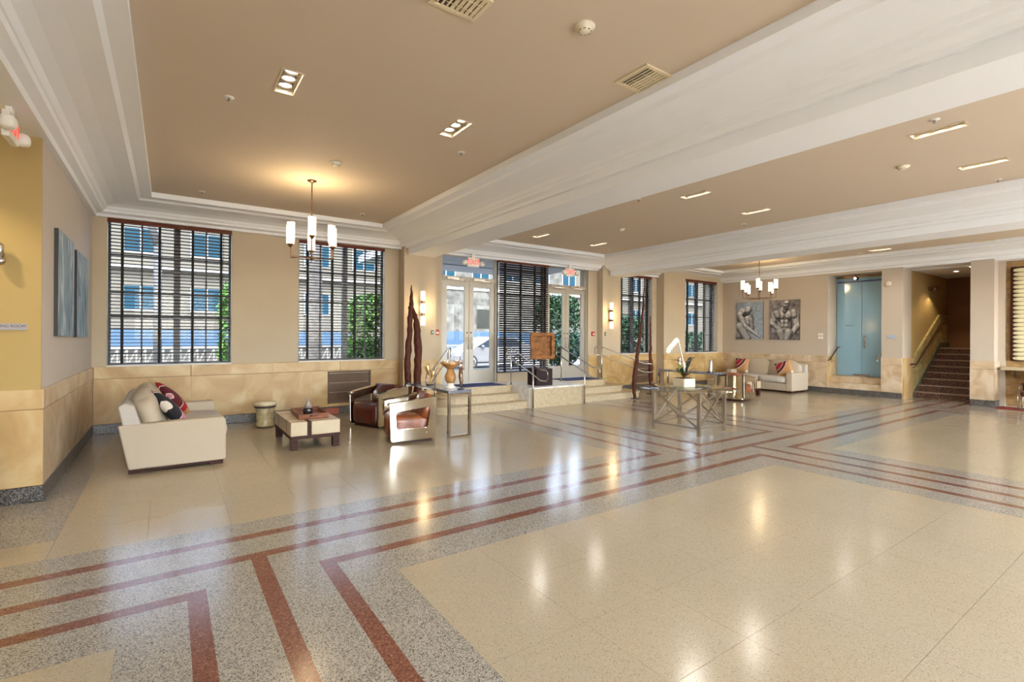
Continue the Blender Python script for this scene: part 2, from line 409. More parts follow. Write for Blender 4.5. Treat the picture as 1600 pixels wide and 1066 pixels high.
g = G().box(16.9, 4.93, 0, 20.2, 5.2, 4.2)      # long side wall of the stair
S(g.build('stair_side_wall', OLIVE, wall_right))
g = G().box(20.0, 3.3, 0, 20.2, 4.93, 4.2); g.box(16.62, 3.35, 0, 20.2, 3.56, 4.2)
S(g.build('stair_back_wall', UMBER, wall_right))
g = G()
FILL_WIN = [(a, b, .1, 3.5) for a, b in ((-1.2, 1.7), (3.7, 6.4), (6.6, 9.0), (11.2, 13.6), (13.8, 16.2))]  # unseen openings added behind the camera to fill the room with daylight
cur = -3.4
for a, b, z0, z1 in FILL_WIN:
    g.box(cur, YF - .2, 0, a, YF, 4.2); g.box(a, YF - .2, 0, b, YF, z0); g.box(a, YF - .2, z1, b, YF, 4.2); cur = b
g.box(cur, YF - .2, 0, 18.6, YF, 4.2); wall_front = S(g.build('wall_front', TAN))
S(G().box(-3.4, YF, 0, -3.2, 6.64, 4.2).build('wall_corridor', OLIVE))
# ---- wainscot -----------------------------------------------------------
def slab_run(parent, x0, x1, y, side='back', widths=None, z0=.16, zt=.90, zcap=1.10, m=STONE, proud=.03, holes=()):
    """stone panels along a wall; side back: face -y at y; left: face +x at x=y ; right: face -x"""
    L = x1 - x0; n = max(1, round(L / (widths or 1.15)))
    def bx(a, b, z0, z1, d):
        if side == 'back': return G().box(a, y - d, z0, b, y, z1)
        if side == 'left': return G().box(y, a, z0, y + d, b, z1)
        if side == 'right': return G().box(y - d, a, z0, y, b, z1)
    for i in range(n):
        a = x0 + L * i / n + .0015; b = x0 + L * (i + 1) / n - .0015
        parts = [(a, b, z0, zt)]
        for h in holes:
            np_ = []
            for (p, q, r, t) in parts:
                if q <= h[0] or p >= h[1]: np_.append((p, q, r, t)); continue
                if p < h[0]: np_.append((p, h[0], r, t))
                if q > h[1]: np_.append((h[1], q, r, t))
                A, B = max(p, h[0]), min(q, h[1])
                if h[2] > r: np_.append((A, B, r, h[2]))
                if h[3] < t: np_.append((A, B, h[3], t))
            parts = np_
        for (p, q, r, t) in parts:
            if q - p > .02 and t - r > .01: S(bx(p, q, r, t, proud).build('stone_panel', m, parent))
    n2 = max(1, round(L / 1.7))
    for i in range(n2):
        a = x0 + L * i / n2 + .0015; b = x0 + L * (i + 1) / n2 - .0015
        S(bx(a, b, zt + .004, zcap, proud + .004).build('cap_course', m, parent, bevel=.006))
    return bx
def base_run(name, parent, x0, x1, y, side, h=.155, d=.045):
    if side == 'back': g = G().box(x0, y - d, 0, x1, y, h)
    elif side == 'left': g = G().box(y, x0, 0, y + d, x1, h)
    else: g = G().box(y - d, x0, 0, y, x1, h)
    return S(g.build(name, T_DARK, parent, bevel=.005))
RAD1 = (2.70, 3.61, .22, .89); RAD2 = (11.96, 12.81, .19, .89)
bb = base_run('baseboard_back', None, XL, 1.66, 10.5, 'back'); base_run('base_block', bb, 1.66, 4.25, 10.58, 'back'); base_run('base_block', bb, 4.22, 4.6, 10.28, 'back')
base_run('base_block', bb, 10.9, 13.0, 10.5, 'back'); base_run('base_block', bb, 13.0, 16.25, 10.2, 'back')
slab_run(wall_back, XL + .03, 1.66, 10.5); slab_run(wall_back, 1.66, 4.25, 10.58, holes=[RAD1])
slab_run(wall_back, 4.22, 5.04, 10.28, widths=.8); slab_run(wall_back, 5.04, 5.28, 10.5, widths=.8)
slab_run(wall_back, 9.98, 10.33, 10.5); slab_run(wall_back, 10.33, 11.12, 10.28, widths=.8); slab_run(wall_back, 11.12, 12.98, 10.5, widths=.84, holes=[RAD2])
slab_run(wall_back, 12.98, XR, 10.2)
bl = base_run('baseboard_left', None, 6.62, 10.46, XL, 'left', d=.03); base_run('base_block', bl, -3.3, XL + .03, 6.64, 'back', d=.03)
slab_run(wall_left, 6.62, 10.47, XL, 'left', proud=.02, m=STONE_P)
slab_run(wall_left, -3.2, XL + .02, 6.64, 'back', widths=1.2, proud=.02)
br = base_run('baseboard_right', None, 6.77, 10.2, XR, 'right', d=.03)
for a, b in ((4.93, 5.41), (3.13, 3.56)): base_run('base_block', br, a, b, XR, 'right', d=.03)
slab_run(wall_right, 6.77, 10.17, XR, 'right', m=STONE_P); slab_run(wall_right, 4.93, 5.41, XR, 'right', m=STONE_P, widths=.5); slab_run(wall_right, 3.13, 3.56, XR, 'right', m=STONE_P, widths=.5)
base_run('base_block', br, 16.22, 16.62, 3.13, 'back', d=.03)
slab_run(wall_right, 16.22, 16.62, 3.13, 'back', m=STONE_P, widths=.4)
slab_run(wall_right, 16.25, 16.9, 6.77, 'back', m=STONE, widths=.7, proud=.012)
# radiator covers set in the wainscot
for i, (R, y) in enumerate(((RAD1, 10.58), (RAD2, 10.5))):
    t = thing('radiator_cover', ['bronze radiator cover in the stone wainscot under the chandelier-side window', 'bronze radiator cover in the stone wainscot right of the entry steps'][i], 'radiator', (R[0], y, R[2]))
    w = R[1] - R[0]; h = R[3] - R[2]; cm = mat('oxidised_bronze', (.11, .06, .03), .6, 0, var=.3, vscale=4)
    G().ring([(0, 0), (w, 0), (w, h), (0, h)], [(.035, .035), (w - .035, .035), (w - .035, h - .035), (.035, h - .035)], -.024, .0, 'y').build('frame', cm, t)
    for k in range(3): G().box(.037, -.012, .04 + k * (h - .08) / 3, w - .037, -.002, .03 + (k + 1) * (h - .08) / 3).build('panel', cm, t, bevel=.003)
# low stone parapet at the left edge
pp = S(G().box(-3.2, 5.30, .155, -1.20, 5.86, .80).build('trim_1', STONE_P)); 
S(G().box(-3.2, 5.28, .80, -1.17, 5.88, .86).build('cap_course', STONE_P, pp, bevel=.01)); S(G().box(-3.2, 5.28, 0, -1.18, 5.88, .155).build('base_block', T_DARK, pp))
# window stools
ws = None
for k, (a, b, y) in WIN.items():
    o = S(G().box(a, y - .045, ZS - .002, b, y + .30, ZS + .022).build('trim_2' if ws is None else 'window_stool', OFFW, ws))
    ws = ws or o
# ---- ceiling ------------------------------------------------------------
CO = [(XL, 4.34), (4.97, 10.62), (11.33, XR)]
prof = [(0, 3.565), (.055, 3.565), (.075, 3.605), (.15, 3.63), (.165, 3.665)]
for i in range(5):
    t = i / 4 * PI / 2; prof.append((.18 + (.62 - .18) * (1 - math.cos(t)) , 3.67 + (3.785 - 3.67) * math.sin(t)))
prof += [(.66, 3.812), (.80, 3.818), (.80, ZT + .01)]
ceiling = S(G().box(-3.4, YF - .2, 4.2, 20.2, 11.0, 4.3).build('ceiling', BROWN))
FIX = []          # recessed fixtures (x, y)
for x in (.87, 2.55):
    for y in (4.77, 1.77, -1.3): FIX.append((x, y))
for x in (6.83, 8.60):
    for y in (8.72, 4.77, 1.77, -1.3): FIX.append((x, y))
for x in (12.95, 14.9):
    for y in (5.0, 1.8, -1.3): FIX.append((x, y))
def plate(x0, y0, x1, y1, z, holes):
    X = sorted({x0, x1} | {v for h in holes for v in (h[0], h[2]) if x0 < v < x1}); Y = sorted({y0, y1} | {v for h in holes for v in (h[1], h[3]) if y0 < v < y1})
    g = G()
    for i in range(len(X) - 1):
        for j in range(len(Y) - 1):
            cx = (X[i] + X[i + 1]) / 2; cy = (Y[j] + Y[j + 1]) / 2
            if any(inr(h, cx, cy) for h in holes): continue
            g.add([(X[i], Y[j], z), (X[i], Y[j + 1], z), (X[i + 1], Y[j + 1], z), (X[i + 1], Y[j], z)], [(0, 1, 2, 3)])
    return g
for a, b in CO:
    hs = [(x - .08, y - .225, x + .08, y + .225) for x, y in FIX if a < x < b]
    S(plate(a + .79, YF + .79, b - .79, YB - .79, ZT, hs).build('tray_ceiling', BROWN, ceiling))
    S(G().sweep(prof, (a, YF, b, YB)).build('cove_moulding', WHITE, ceiling))
for a, b in ((4.34, 4.97), (10.62, 11.33)):
    S(G().box(a, YF, ZB, b, 10.45, 4.15).build('ceiling_beam', WHITE))
S(G().box(-3.3, YF, 3.57, XL, 6.64, 4.15).build('corridor_soffit', WHITE, ceiling))
S(G().box(XR, 3.56, 3.54, 16.95, 4.93, 4.15).box(XR, YF, 3.52, 16.95, 3.13, 4.15).box(16.95, 3.4, 3.52, 20.2, 5.0, 4.15).build('alcove_soffit', WHITE, ceiling))
# steps of the crown where the wall recesses
S(G().box(1.66, 10.43, 3.56, 4.25, 10.6, 3.60).box(11.1, 10.4, 3.56, 13.0, 10.52, 3.60).box(5.02, 10.4, 3.56, 10.0, 10.52, 3.60).build('trim_3', WHITE))
# ---- windows ------------------------------------------------------------
def window(n, x0, x1, y, zb, zt, rails, thick=None, mull=True):
    w = S(G().ring([(x0, zb), (x1, zb), (x1, zt), (x0, zt)], [(x0 + .035, zb + .03), (x1 - .035, zb + .03), (x1 - .035, zt - .03), (x0 + .035, zt - .03)], y, y + .06, 'y').build('window_%d' % n, WBLACK))
    cx = (x0 + x1) / 2 + .06
    if mull: S(G().box(cx - .05, y - .02, zb, cx + .05, y + .07, zt).build('mullion', GREYF, w))
    for z in rails: S(G().box(x0 + .03, y + .005, z - .013, x1 - .03, y + .045, z + .013).build('muntin', WBLACK, w))
    if thick: S(G().box(x0 + .03, y + .0, thick - .03, x1 - .03, y + .055, thick + .03).build('muntin', WBLACK, w))
    if mull:
        for q in (.5 * (x0 + cx - .05), .5 * (cx + .05 + x1)): S(G().box(q - .012, y + .005, zb, q + .012, y + .045, zt).build('muntin', WBLACK, w))
    zs = sorted([zb] + list(rails) + ([thick] if thick else []) + [zt]); 
    for i in range(len(zs) - 1):
        for a, b in (((x0, cx), (cx, x1)) if mull else ((x0, x1),)):
            S(G().add([(a, y + .025, zs[i]), (b, y + .025, zs[i]), (b, y + .025, zs[i + 1]), (a, y + .025, zs[i + 1])], [(0, 1, 2, 3)]).build('pane', GLASS, w))
    return w
window(1, -.84, .96, 10.70, ZS + .02, ZW, [2.99, 2.35, 1.73, 1.31], 1.95)
window(2, 2.14, 3.92, 10.72, ZS + .02, ZW, [2.94, 2.33, 1.72, 1.38])
window(4, 11.22, 12.80, 10.70, ZS + .02, ZW, [2.94, 2.33, 1.72])
window(5, 14.10, 15.93, 10.45, ZS + .02, ZW, [2.94, 2.33, 1.72])
window(3, 6.90, 8.40, 10.62, .69, ZW, [2.72], None, False)
for k, (a, b, z0, z1) in enumerate(FILL_WIN):  # frames and panes for the added light-fill openings
    w = S(G().ring([(a, z0), (b, z0), (b, z1), (a, z1)], [(a + .05, z0 + .05), (b - .05, z0 + .05), (b - .05, z1 - .05), (a + .05, z1 - .05)], YF - .14, YF - .06, 'y').box((a + b) / 2 - .025, YF - .13, z0, (a + b) / 2 + .025, YF - .07, z1).build('window_%d' % (6 + k), WBLACK))
    S(G().add([(a, YF - .1, z0), (b, YF - .1, z0), (b, YF - .1, z1), (a, YF - .1, z1)], [(0, 1, 2, 3)]).build('pane', CLEAR, w))
S(G().box(-3.4, YF - 1.2, 3.6, 18.6, YF - .2, 3.8).build('added_sun_screen', WHITE))  # unseen slab added to limit how far the sun enters from behind
# ---- blinds -------------------------------------------------------------
def blind(x0, x1, y, zt, zb, label, tapes, tilt=-10):
    t = thing('window_blind', label, 'blind', (x0, y, zb), 0, 'dark wood venetian blinds along the window wall')
    w = x1 - x0; H = zt - zb; n = int((H - .09) / .058)
    G().box(-.02, -.035, H - .085, w + .02, .035, H).build('valance', VAL, t, bevel=.004)
    sl = G().box(0, -.027, -.002, w, .027, .002).move(Matrix.Rotation(math.radians(tilt), 4, 'X')).mesh('slat'); sl.materials.append(BLIND)
    for i in range(n): share(sl, 'slat', t, (0, 0, H - .12 - i * .058))
    for q in tapes:
        G().box(q * w - .019, -.0262, .02, q * w + .019, -.0245, H - .08).box(q * w - .019, .0245, .02, q * w + .019, .0262, H - .08).build('ladder_tape', TAPE, t)
    G().box(0, -.026, 0, w, .026, .02).build('bottom_rail', BLIND, t)
    G().tube([(w * .93, -.04, H - .09), (w * .93, -.04, H * .42)], .004, 6).build('tilt_wand', BLIND, t)
    return t
blind(-.82, .94, 10.56, 3.585, 1.135, 'dark wood blind in the tall window nearest the left corner, behind the cream sofa', [.10, .39, .665, .915])
blind(2.16, 3.90, 10.63, 3.585, 1.135, 'dark wood blind in the window behind the near chandelier', [.09, .37, .64, .91])
blind(6.86, 8.44, 10.44, 3.59, .72, 'tall dark wood blind between the two pairs of entrance doors', [.11, .42, .71, .93], -38)
blind(11.24, 12.78, 10.56, 3.585, 1.135, 'dark wood blind in the window behind the thin leaning driftwood poles', [.10, .35, .65, .9], -11)
blind(14.12, 15.91, 10.27, 3.585, 1.135, 'dark wood blind in the rightmost window, nearest the far sofa', [.10, .37, .64, .9], -7)
# ---- entrance doors -----------------------------------------------------
def doors(n, x0, x1):
    y = 10.56; zb, zh, zt = .47, 2.98, 3.59; cx = (x0 + x1) / 2
    d = S(G().ring([(x0, zb), (x1, zb), (x1, zt), (x0, zt)], [(x0 + .05, zb + .001), (x1 - .05, zb + .001), (x1 - .05, zt - .04), (x0 + .05, zt - .04)], y, y + .12, 'y').box(x0 + .04, y, zh, x1 - .04, y + .12, zh + .10).build('door_%d' % n, ALU))
    S(G().add([(x0, y + .06, zh), (x1, y + .06, zh), (x1, y + .06, zt), (x0, y + .06, zt)], [(0, 1, 2, 3)]).build('transom_pane', GLASS, d))
    for s_, (a, b) in enumerate(((x0 + .055, cx - .004), (cx + .004, x1 - .055))):
        lf = S(G().ring([(a, zb + .012), (b, zb + .012), (b, zh), (a, zh)], [(a + .12, zb + .34), (b - .12, zb + .34), (b - .12, zh - .13), (a + .12, zh - .13)], y + .03, y + .08, 'y').build('door_leaf', ALU, d, bevel=.003))
        S(G().add([(a + .11, y + .055, zb + .33), (b - .11, y + .055, zb + .33), (b - .11, y + .055, zh - .12), (a + .11, y + .055, zh - .12)], [(0, 1, 2, 3)]).build('pane', GLASS, lf))
        hx = (b - .05) if s_ == 0 else (a + .05)
        S(G().tube([(hx, y + .03, 1.60), (hx, y - .03, 1.60), (hx, y - .03, 1.32), (hx, y + .03, 1.32)], .009, 8).build('pull_handle', STEEL, lf))
        S(G().lathe([(.018, 0), (.018, .012)], 12, (hx, 0, 0)).move(Matrix.Translation((0, y + .03, 1.72)) @ Matrix.Translation((hx, 0, 0)) @ Matrix.Rotation(PI / 2, 4, 'X') @ Matrix.Translation((-hx, 0, 0))).build('lock_cylinder', BLACK, lf))
        S(G().box(a + .10, y - .04, zh + .02, a + .42, y, zh + .075).bar((a + .26, y - .03, zh + .02), (a + .50, y - .13, zh + .0), .02, .012).bar((a + .50, y - .13, zh), (a + .62, y + .02, zh - .02), .02, .012).build('door_closer', STEEL, d))
        for z in (.75, 1.75, 2.75): S(G().tube([((a if s_ == 0 else b), y + .025, z), ((a if s_ == 0 else b), y + .025, z + .1)], .009, 8).build('hinge', STEEL, lf))
    return d
doors(1, 5.28, 6.86); doors(2, 8.44, 9.98)
# ---- entry steps --------------------------------------------------------
def rounded(x0, x1, y0, y1, rl, rr, n=8):
    """plan outline, front edge y0, corners rounded by rl (left) and rr (right)"""
    p = [(x0, y1)]
    if rl:
        for i in range(n + 1): t = PI + PI / 2 * i / n; p.append((x0 + rl + rl * math.cos(t), y0 + rl + rl * math.sin(t)))
    else: p.append((x0, y0))
    if rr:
        for i in range(n + 1): t = -PI / 2 + PI / 2 * i / n; p.append((x1 - rr + rr * math.cos(t), y0 + rr + rr * math.sin(t)))
    else: p.append((x1, y0))
    p.append((x1, y1)); return p
st = S(G().box(6.74, 8.97, 0, 8.42, 10.56, .43).build('steps', STONE_S))
S(G().box(6.735, 8.955, .43, 8.425, 10.56, .47).build('plinth_cap', MARBLE, st, bevel=.004))
S(G().box(6.725, 8.98, .0, 6.739, 10.5, .468).box(8.421, 8.98, 0, 8.435, 10.5, .468).build('plinth_cheek', MARBLE, st))
for i, (z0, z1, y0, ins) in enumerate(((0, .157, 9.05, 0), (.157, .314, 9.37, .32), (.314, .47, 9.69, .64))):
    for side in (0, 1):
        if side == 0: pl = rounded(4.42 + ins, 6.724, y0, 10.56, .55, 0)
        else: pl = rounded(8.436, 10.78 - ins, y0, 10.56, 0, .45)
        S(G().prism(pl, z0, z1 - .035).build('step_riser', STONE_S, st))
        c = (sum(p[0] for p in pl) / len(pl), 0)
        pn = [(p[0] + (.0 if (side == 0 and p[0] > 6.7) or (side == 1 and p[0] < 8.45) else (-.02 if p[0] < c[0] else .02)), p[1] - (.025 if p[1] < 10 else 0)) for p in pl]
        S(G().prism(pn, z1 - .035, z1).build('step_tread', STONE_S, st, bevel=.008))
# ================================================================ RIGHT WALL: glass doors, stair, pillar
FROST = mat('frosted_blue_glass', (.27, .46, .60), .12, 0, .5, coat=.4)
d3 = S(G().box(16.80, 5.41, 3.44, 16.86, 6.77, 3.52).build('door_3', BRONZE))
S(G().box(16.78, 5.41, 3.30, 16.87, 6.72, 3.34).build('header_rail', mat('indigo_rail', (.05, .05, .2), .3), d3))
for a, b in ((5.43, 6.085), (6.095, 6.75)):
    lf = S(G().box(16.82, a, .52, 16.832, b, 3.43).build('glass_leaf', FROST, d3))
    hy = 6.085 - .09 if a < 6 else 6.095 + .09
    if a < 6: S(G().tube([(16.82, hy, 1.70), (16.76, hy, 1.70), (16.76, hy, 1.35), (16.82, hy, 1.35)], .013, 8).build('door_handle', STEEL, lf))
    S(G().box(16.80, (b - .2 if a < 6 else a), .50, 16.85, (b if a < 6 else a + .2), .57).build('patch_fitting', STEEL, lf))
S(G().box(16.815, 6.30, 2.00, 16.82, 6.52, 2.03).build('etched_strip', mat('grey_letter', (.18, .24, .26), .5), d3))
S(G().box(16.87, 5.3, 0, 16.95, 6.9, 4.2).build('backing_wall', TAN_R, wall_right))
s3 = S(G().box(16.22, 5.41, 0, 16.88, 6.77, .15).build('alcove_steps', T_DARK))
for z, x in ((.15, 16.25), (.325, 16.50)): S(G().box(x, 5.412, z, 16.88, 6.768, z + .175).build('step', STONE_P, s3, bevel=.008))
# the stair going up behind the pillar
CARP = speckle('dark_red_stair', [(0, (.03, .012, .01)), (.3, (.11, .045, .03)), (.7, (.20, .10, .06))], 60, .5)
NOSE = mat('stair_nosing', (.34, .24, .18), .5)
sr = S(G().box(19.35, 3.56, 0, 20.0, 4.93, 1.36).build('staircase', CARP))
for i in range(8):
    x = 17.05 + i * .30; z = i * .17
    t_ = S(G().box(x, 3.562, z - (.004 if i else 0), 19.36, 4.928, z + .165).build('stair_step', CARP, sr))
    S(G().box(x - .02, 3.562, z + .145, x + .03, 4.928, z + .17).build('nosing', NOSE, t_))
GM = stone('green_gold_marble', (.34, .26, .08), (.50, .42, .18), (.62, .56, .30), 4)
S(G().box(16.26, 4.895, 0, 16.93, 4.935, 1.10).build('stone_panel', STONE, wall_right))
S(G().prism([(16.935, 0), (16.935, 1.10), (17.05, 1.10), (19.15, 2.32), (20.0, 2.32), (20.0, 1.37), (19.3, 1.37), (17.15, 0)], 4.90, 4.932, 'y').build('stair_dado', GM, wall_right))
S(G().prism([(17.0, 1.10), (17.0, 1.13), (19.14, 2.36), (20.0, 2.36), (20, 2.32), (19.15, 2.32), (17.05, 1.10)], 4.88, 4.932, 'y').build('dado_rail', GM, wall_right))
S(G().prism([(16.9, .1), (19.2, 1.52), (20, 1.52), (20, 1.36), (19.3, 1.36), (17.1, 0), (16.9, 0)], 4.885, 4.90, 'y').build('stair_skirting', mat('verdigris', (.12, .14, .10), .5), wall_right))
hr = thing('wall_handrail', 'bronze handrail with dark wood grip climbing beside the red stair', 'handrail', (17.0, 4.82, 0))
G().tube([(-.5, 0, .93), (-.05, 0, .93), (2.0, 0, 2.10), (2.35, 0, 2.10)], .024, 8).build('rail', mat('dark_handrail', (.07, .03, .02), .3), hr)
for x, z in ((-.1, .91), (.9, 1.45), (1.95, 2.06)): G().tube([(x, .085, z - .07), (x, .03, z - .07), (x, 0, z)], .011, 8).build('bracket', BRONZE, hr)
hr = thing('wall_handrail', 'short bronze handrail left of the blue glass doors', 'handrail', (16.2, 6.68, 0))
G().tube([(-.12, 0, .97), (.0, 0, 1.0), (.52, 0, 1.36), (.70, 0, 1.36)], .02, 8).build('rail', BRONZE, hr)
for x, z in ((.1, 1.02), (.5, 1.30)): G().tube([(x, .08, z - .04), (x, .02, z - .04), (x, 0, z)], .01, 8).build('bracket', BRONZE, hr)
hr = thing('wall_handrail', 'short pale handrail end right of the blue glass doors', 'handrail', (16.2, 5.50, 0))
G().tube([(-.02, 0, 1.0), (.1, 0, 1.05), (.5, 0, 1.36), (.65, 0, 1.36)], .02, 8).build('rail', ALU, hr)
for x, z in ((.15, 1.05), (.5, 1.30)): G().tube([(x, -.08, z - .04), (x, -.02, z - .04), (x, 0, z)], .01, 8).build('bracket', ALU, hr)
# split-face strips beyond the pillar
SPL = mat('split_face_stone', (.46, .28, .11), .7, var=.35, vscale=9)
g = G(); rnd = random.Random(3); z = .02
while z < 3.5:
    h = rnd.choice((.06, .08, .11)); y = 3.12
    while y > 1.0:
        L = rnd.uniform(.25, .8); g.box(16.70 - rnd.uniform(.012, .05), y - L + .003, z, 16.72, y, z + h - .004); y -= L
    z += h
o = g.build('stone_strip', SPL, wall_right); o['kind'] = 'stuff'
wp = thing('woven_wall_panel', 'pale rippled wall panel in a dark frame on the split stone wall', 'wall art', (16.60, 2.88, 1.12))
WV = mat('woven_pale', (.66, .60, .38), .6)
G().box(-.02, -1.2, 0, .04, .03, 2.24).build('frame', ESPRESSO, wp)
for k in range(22): G().puff((-.03, -.59, .06 + k * .1), (.022, .58, .052), 4, 4).build('ripple', WV, wp)
sh = thing('console_slab', 'cream slab shelf on the split stone wall beyond the pillar', 'shelf', (16.45, 3.02, .90))
G().box(-.14, -1.4, 0, .22, 0, .07).build('top', LACQ, sh, bevel=.006); G().box(-.02, -.2, -.16, .2, -.14, 0).build('bracket', BRONZE, sh)
mt = thing('red_mat', 'dark red mat on the floor right of the pillar', 'mat', (15.95, 1.5, 0)); G().box(0, 0, 0, .62, 1.56, .012).build('pile', mat('red_mat', (.22, .02, .01), .9), mt)
lc = thing('steel_lounge_chair', 'brown chair with a curved steel frame below the cream shelf', 'chair', (16.1, 2.35, .014))
G().tube([(-.2, .3, .02), (-.25, .3, .3), (-.1, .3, .55), (.2, .3, .6), (.3, .3, .3), (.1, .3, .02)], .014, 8, True).build('frame', STEEL, lc)
G().tube([(-.2, -.3, .02), (-.25, -.3, .3), (-.1, -.3, .55), (.2, -.3, .6), (.3, -.3, .3), (.1, -.3, .02)], .014, 8, True).build('frame', STEEL, lc)
G().puff((.0, 0, .38), (.26, .29, .07)).build('seat', LEATHER, lc); G().puff((.27, 0, .62), (.06, .29, .24)).build('backrest', LEATHER, lc)
# ================================================================ CEILING FITTINGS
BEZ = mat('lamp_bezel', (.35, .30, .24), .35, .6); HOUS = mat('fixture_housing', (.62, .52, .36), .5); DKH = mat('fixture_dark', (.05, .04, .03), .6)
FLAB = {(.87, 4.77): 'recessed three-lamp ceiling light above the coffee table side, left one in the near-left coffer',
        (2.55, 4.77): 'recessed three-lamp ceiling light, right one in the near-left coffer',
        (6.83, 8.72): 'recessed three-lamp ceiling light farthest back, left one in the middle coffer', (8.60, 8.72): 'recessed three-lamp ceiling light farthest back, right one in the middle coffer',
        (6.83, 4.77): 'recessed three-lamp ceiling light midway in the middle coffer, nearer the first beam', (8.60, 4.77): 'recessed three-lamp ceiling light midway in the middle coffer, nearer the second beam',
        (6.83, 1.77): 'recessed three-lamp ceiling light at the upper right, the larger of the two', (8.60, 1.77): 'recessed three-lamp ceiling light at the right edge, just before the second beam',
        (12.95, 5.0): 'recessed three-lamp ceiling light in the far coffer behind the second beam', (14.9, 5.0): 'recessed three-lamp ceiling light in the far coffer before the blue glass doors'}
proto = None
def fixture(x, y, first):
    t = thing('recessed_ceiling_light', '', 'ceiling light', (x, y, ZT), 0, 'recessed three-lamp lights in the coffers')
    o = [(-.095, -.24), (.095, -.24), (.095, .24), (-.095, .24)]; i = [(-.08, -.225), (.08, -.225), (.08, .225), (-.08, .225)]
    G().ring(o, i, -.006, .003, 'z').build('trim_ring', HOUS, t)
    g = G(); g.box(-.08, -.225, .09, .08, .225, .10)
    for a in (-1, 1): g.box(a * .082, -.225, 0, a * .08, .225, .1); g.box(-.08, a * .227, 0, .08, a * .225, .1)
    g.build('housing', HOUS, t)
    for k in (-1, 0, 1):
        b = G().lathe([(.066, .085), (.066, .03), (.056, .03), (.05, .045)], 20, (0, k * .145, 0), False).build('lamp', BEZ, t)
        G().lathe([(.052, .044), (.02, .038), (.001, .037)], 16, (0, k * .145, 0)).build('lamp_face', SPOTGLOW, b)
    return t
for k, (x, y) in enumerate(FIX):
    lab = FLAB.get((x, y), 'recessed three-lamp ceiling light beyond the picture')
    if proto is None: proto = fixture(x, y, True); t = proto; t['label'] = lab
    else: t = dup(proto, (x, y, ZT), 0, lab)
    ld = bpy.data.lights.new('downlight', 'SPOT'); ld.energy = SPOT_W; ld.spot_size = math.radians(150); ld.spot_blend = .6; ld.shadow_soft_size = .05; ld.color = (1, .94, .86)
    lo = bpy.data.objects.new('downlight', ld); COL.objects.link(lo); lo.location = (x, y, ZT - .055)
for x, y, lab in ((18.0, 4.25, 'round downlight in the soffit over the red stair'), (17.1, 3.72, 'round downlight in the soffit by the pillar at the foot of the stair')):
    t = thing('round_downlight', lab, 'ceiling light', (x, y, 3.52)); G().lathe([(.09, 0), (.09, -.012), (.065, -.012), (.06, 0)], 20).build('rim', PAINTW, t); G().lathe([(.06, -.004), (.001, -.004)], 16).build('lamp_face', SPOTGLOW, t)
    ld = bpy.data.lights.new('downlight', 'SPOT'); ld.energy = 14 if x > 17.5 else 3; ld.spot_size = math.radians(110); ld.spot_blend = .5; ld.shadow_soft_size = .05; ld.color = (1, .72, .40)
    lo = bpy.data.objects.new('downlight', ld); COL.objects.link(lo); lo.location = (x, y, 3.49)
# lamp in the side passage behind the left wall end
t = thing('round_downlight', 'round downlight in the passage soffit at the left edge', 'ceiling light', (-2.1, 5.95, 3.57)); G().lathe([(.09, 0), (.09, -.012), (.065, -.012), (.06, 0)], 20).build('rim', PAINTW, t); G().lathe([(.06, -.004), (.001, -.004)], 16).build('lamp_face', SPOTGLOW, t)
ld = bpy.data.lights.new('downlight', 'SPOT'); ld.energy = 30; ld.spot_size = math.radians(120); ld.spot_blend = .4; ld.shadow_soft_size = .05; ld.color = (1, .80, .5)
lo = bpy.data.objects.new('downlight', ld); COL.objects.link(lo); lo.location = (-2.1, 5.95, 3.54)
# air grilles
def grille(x, y, sx, sy, lab, z=ZT):
    t = thing('air_vent', lab, 'vent', (x, y, z), 0, 'air grilles in the ceiling'); VM = mat('vent_cream', (.72, .62, .42), .5)
    G().box(-sx, -sy, -.001, sx, sy, -.0).build('backing', DKH, t)
    G().ring([(-sx, -sy), (sx, -sy), (sx, sy), (-sx, sy)], [(-sx + .03, -sy + .03), (sx - .03, -sy + .03), (sx - .03, sy - .03), (-sx + .03, sy - .03)], -.014, 0, 'z').build('frame', VM, t)
    n = max(3, int((sx - .03) * 2 / .034))
    for k in range(n):
        q = -sx + .03 + (k + .5) * (2 * sx - .06) / n; w = .006 if k < 3 else .013
        G().box(q - w, -sy + .03, -.011, q + w, sy - .03, -.003).build('slat', VM, t)
    for q in (-.33 * sy, .33 * sy): G().box(-sx * .45, q - .004, -.0125, sx - .03, q + .004, -.0105).build('cross_bar', VM, t)
    return t
grille(3.40, 2.89, .18, .18, 'square cream air grille beside the first beam'); grille(1.60, 2.93, .18, .13, 'cream air grille at the top edge of the picture')
grille(15.40, 3.12, .10, .17, 'small dark-slatted air grille in the far coffer'); grille(13.9, 3.08, .10, .17, 'pale air grille in the far coffer, left of the dark one')
def detector(x, y, lab, r=.075, z=ZT):
    t = thing('smoke_detector', lab, 'smoke detector', (x, y, z), 0, 'smoke detectors on the ceiling')
    G().lathe([(r, 0), (r, -.012), (r * .72, -.02), (r * .68, -.035), (r * .5, -.045), (.001, -.047)], 24).build('body', mat('detector_cream', (.72, .66, .5), .5), t)
    for k in range(8):
        a = k * PI / 4; G().box(-.010, -.002, -.041, .010, .002, -.037).move(Matrix.Translation((math.cos(a) * r * .6, math.sin(a) * r * .6, 0)) @ Matrix.Rotation(a + PI / 2, 4, 'Z')).build('slot', BLACK, t)
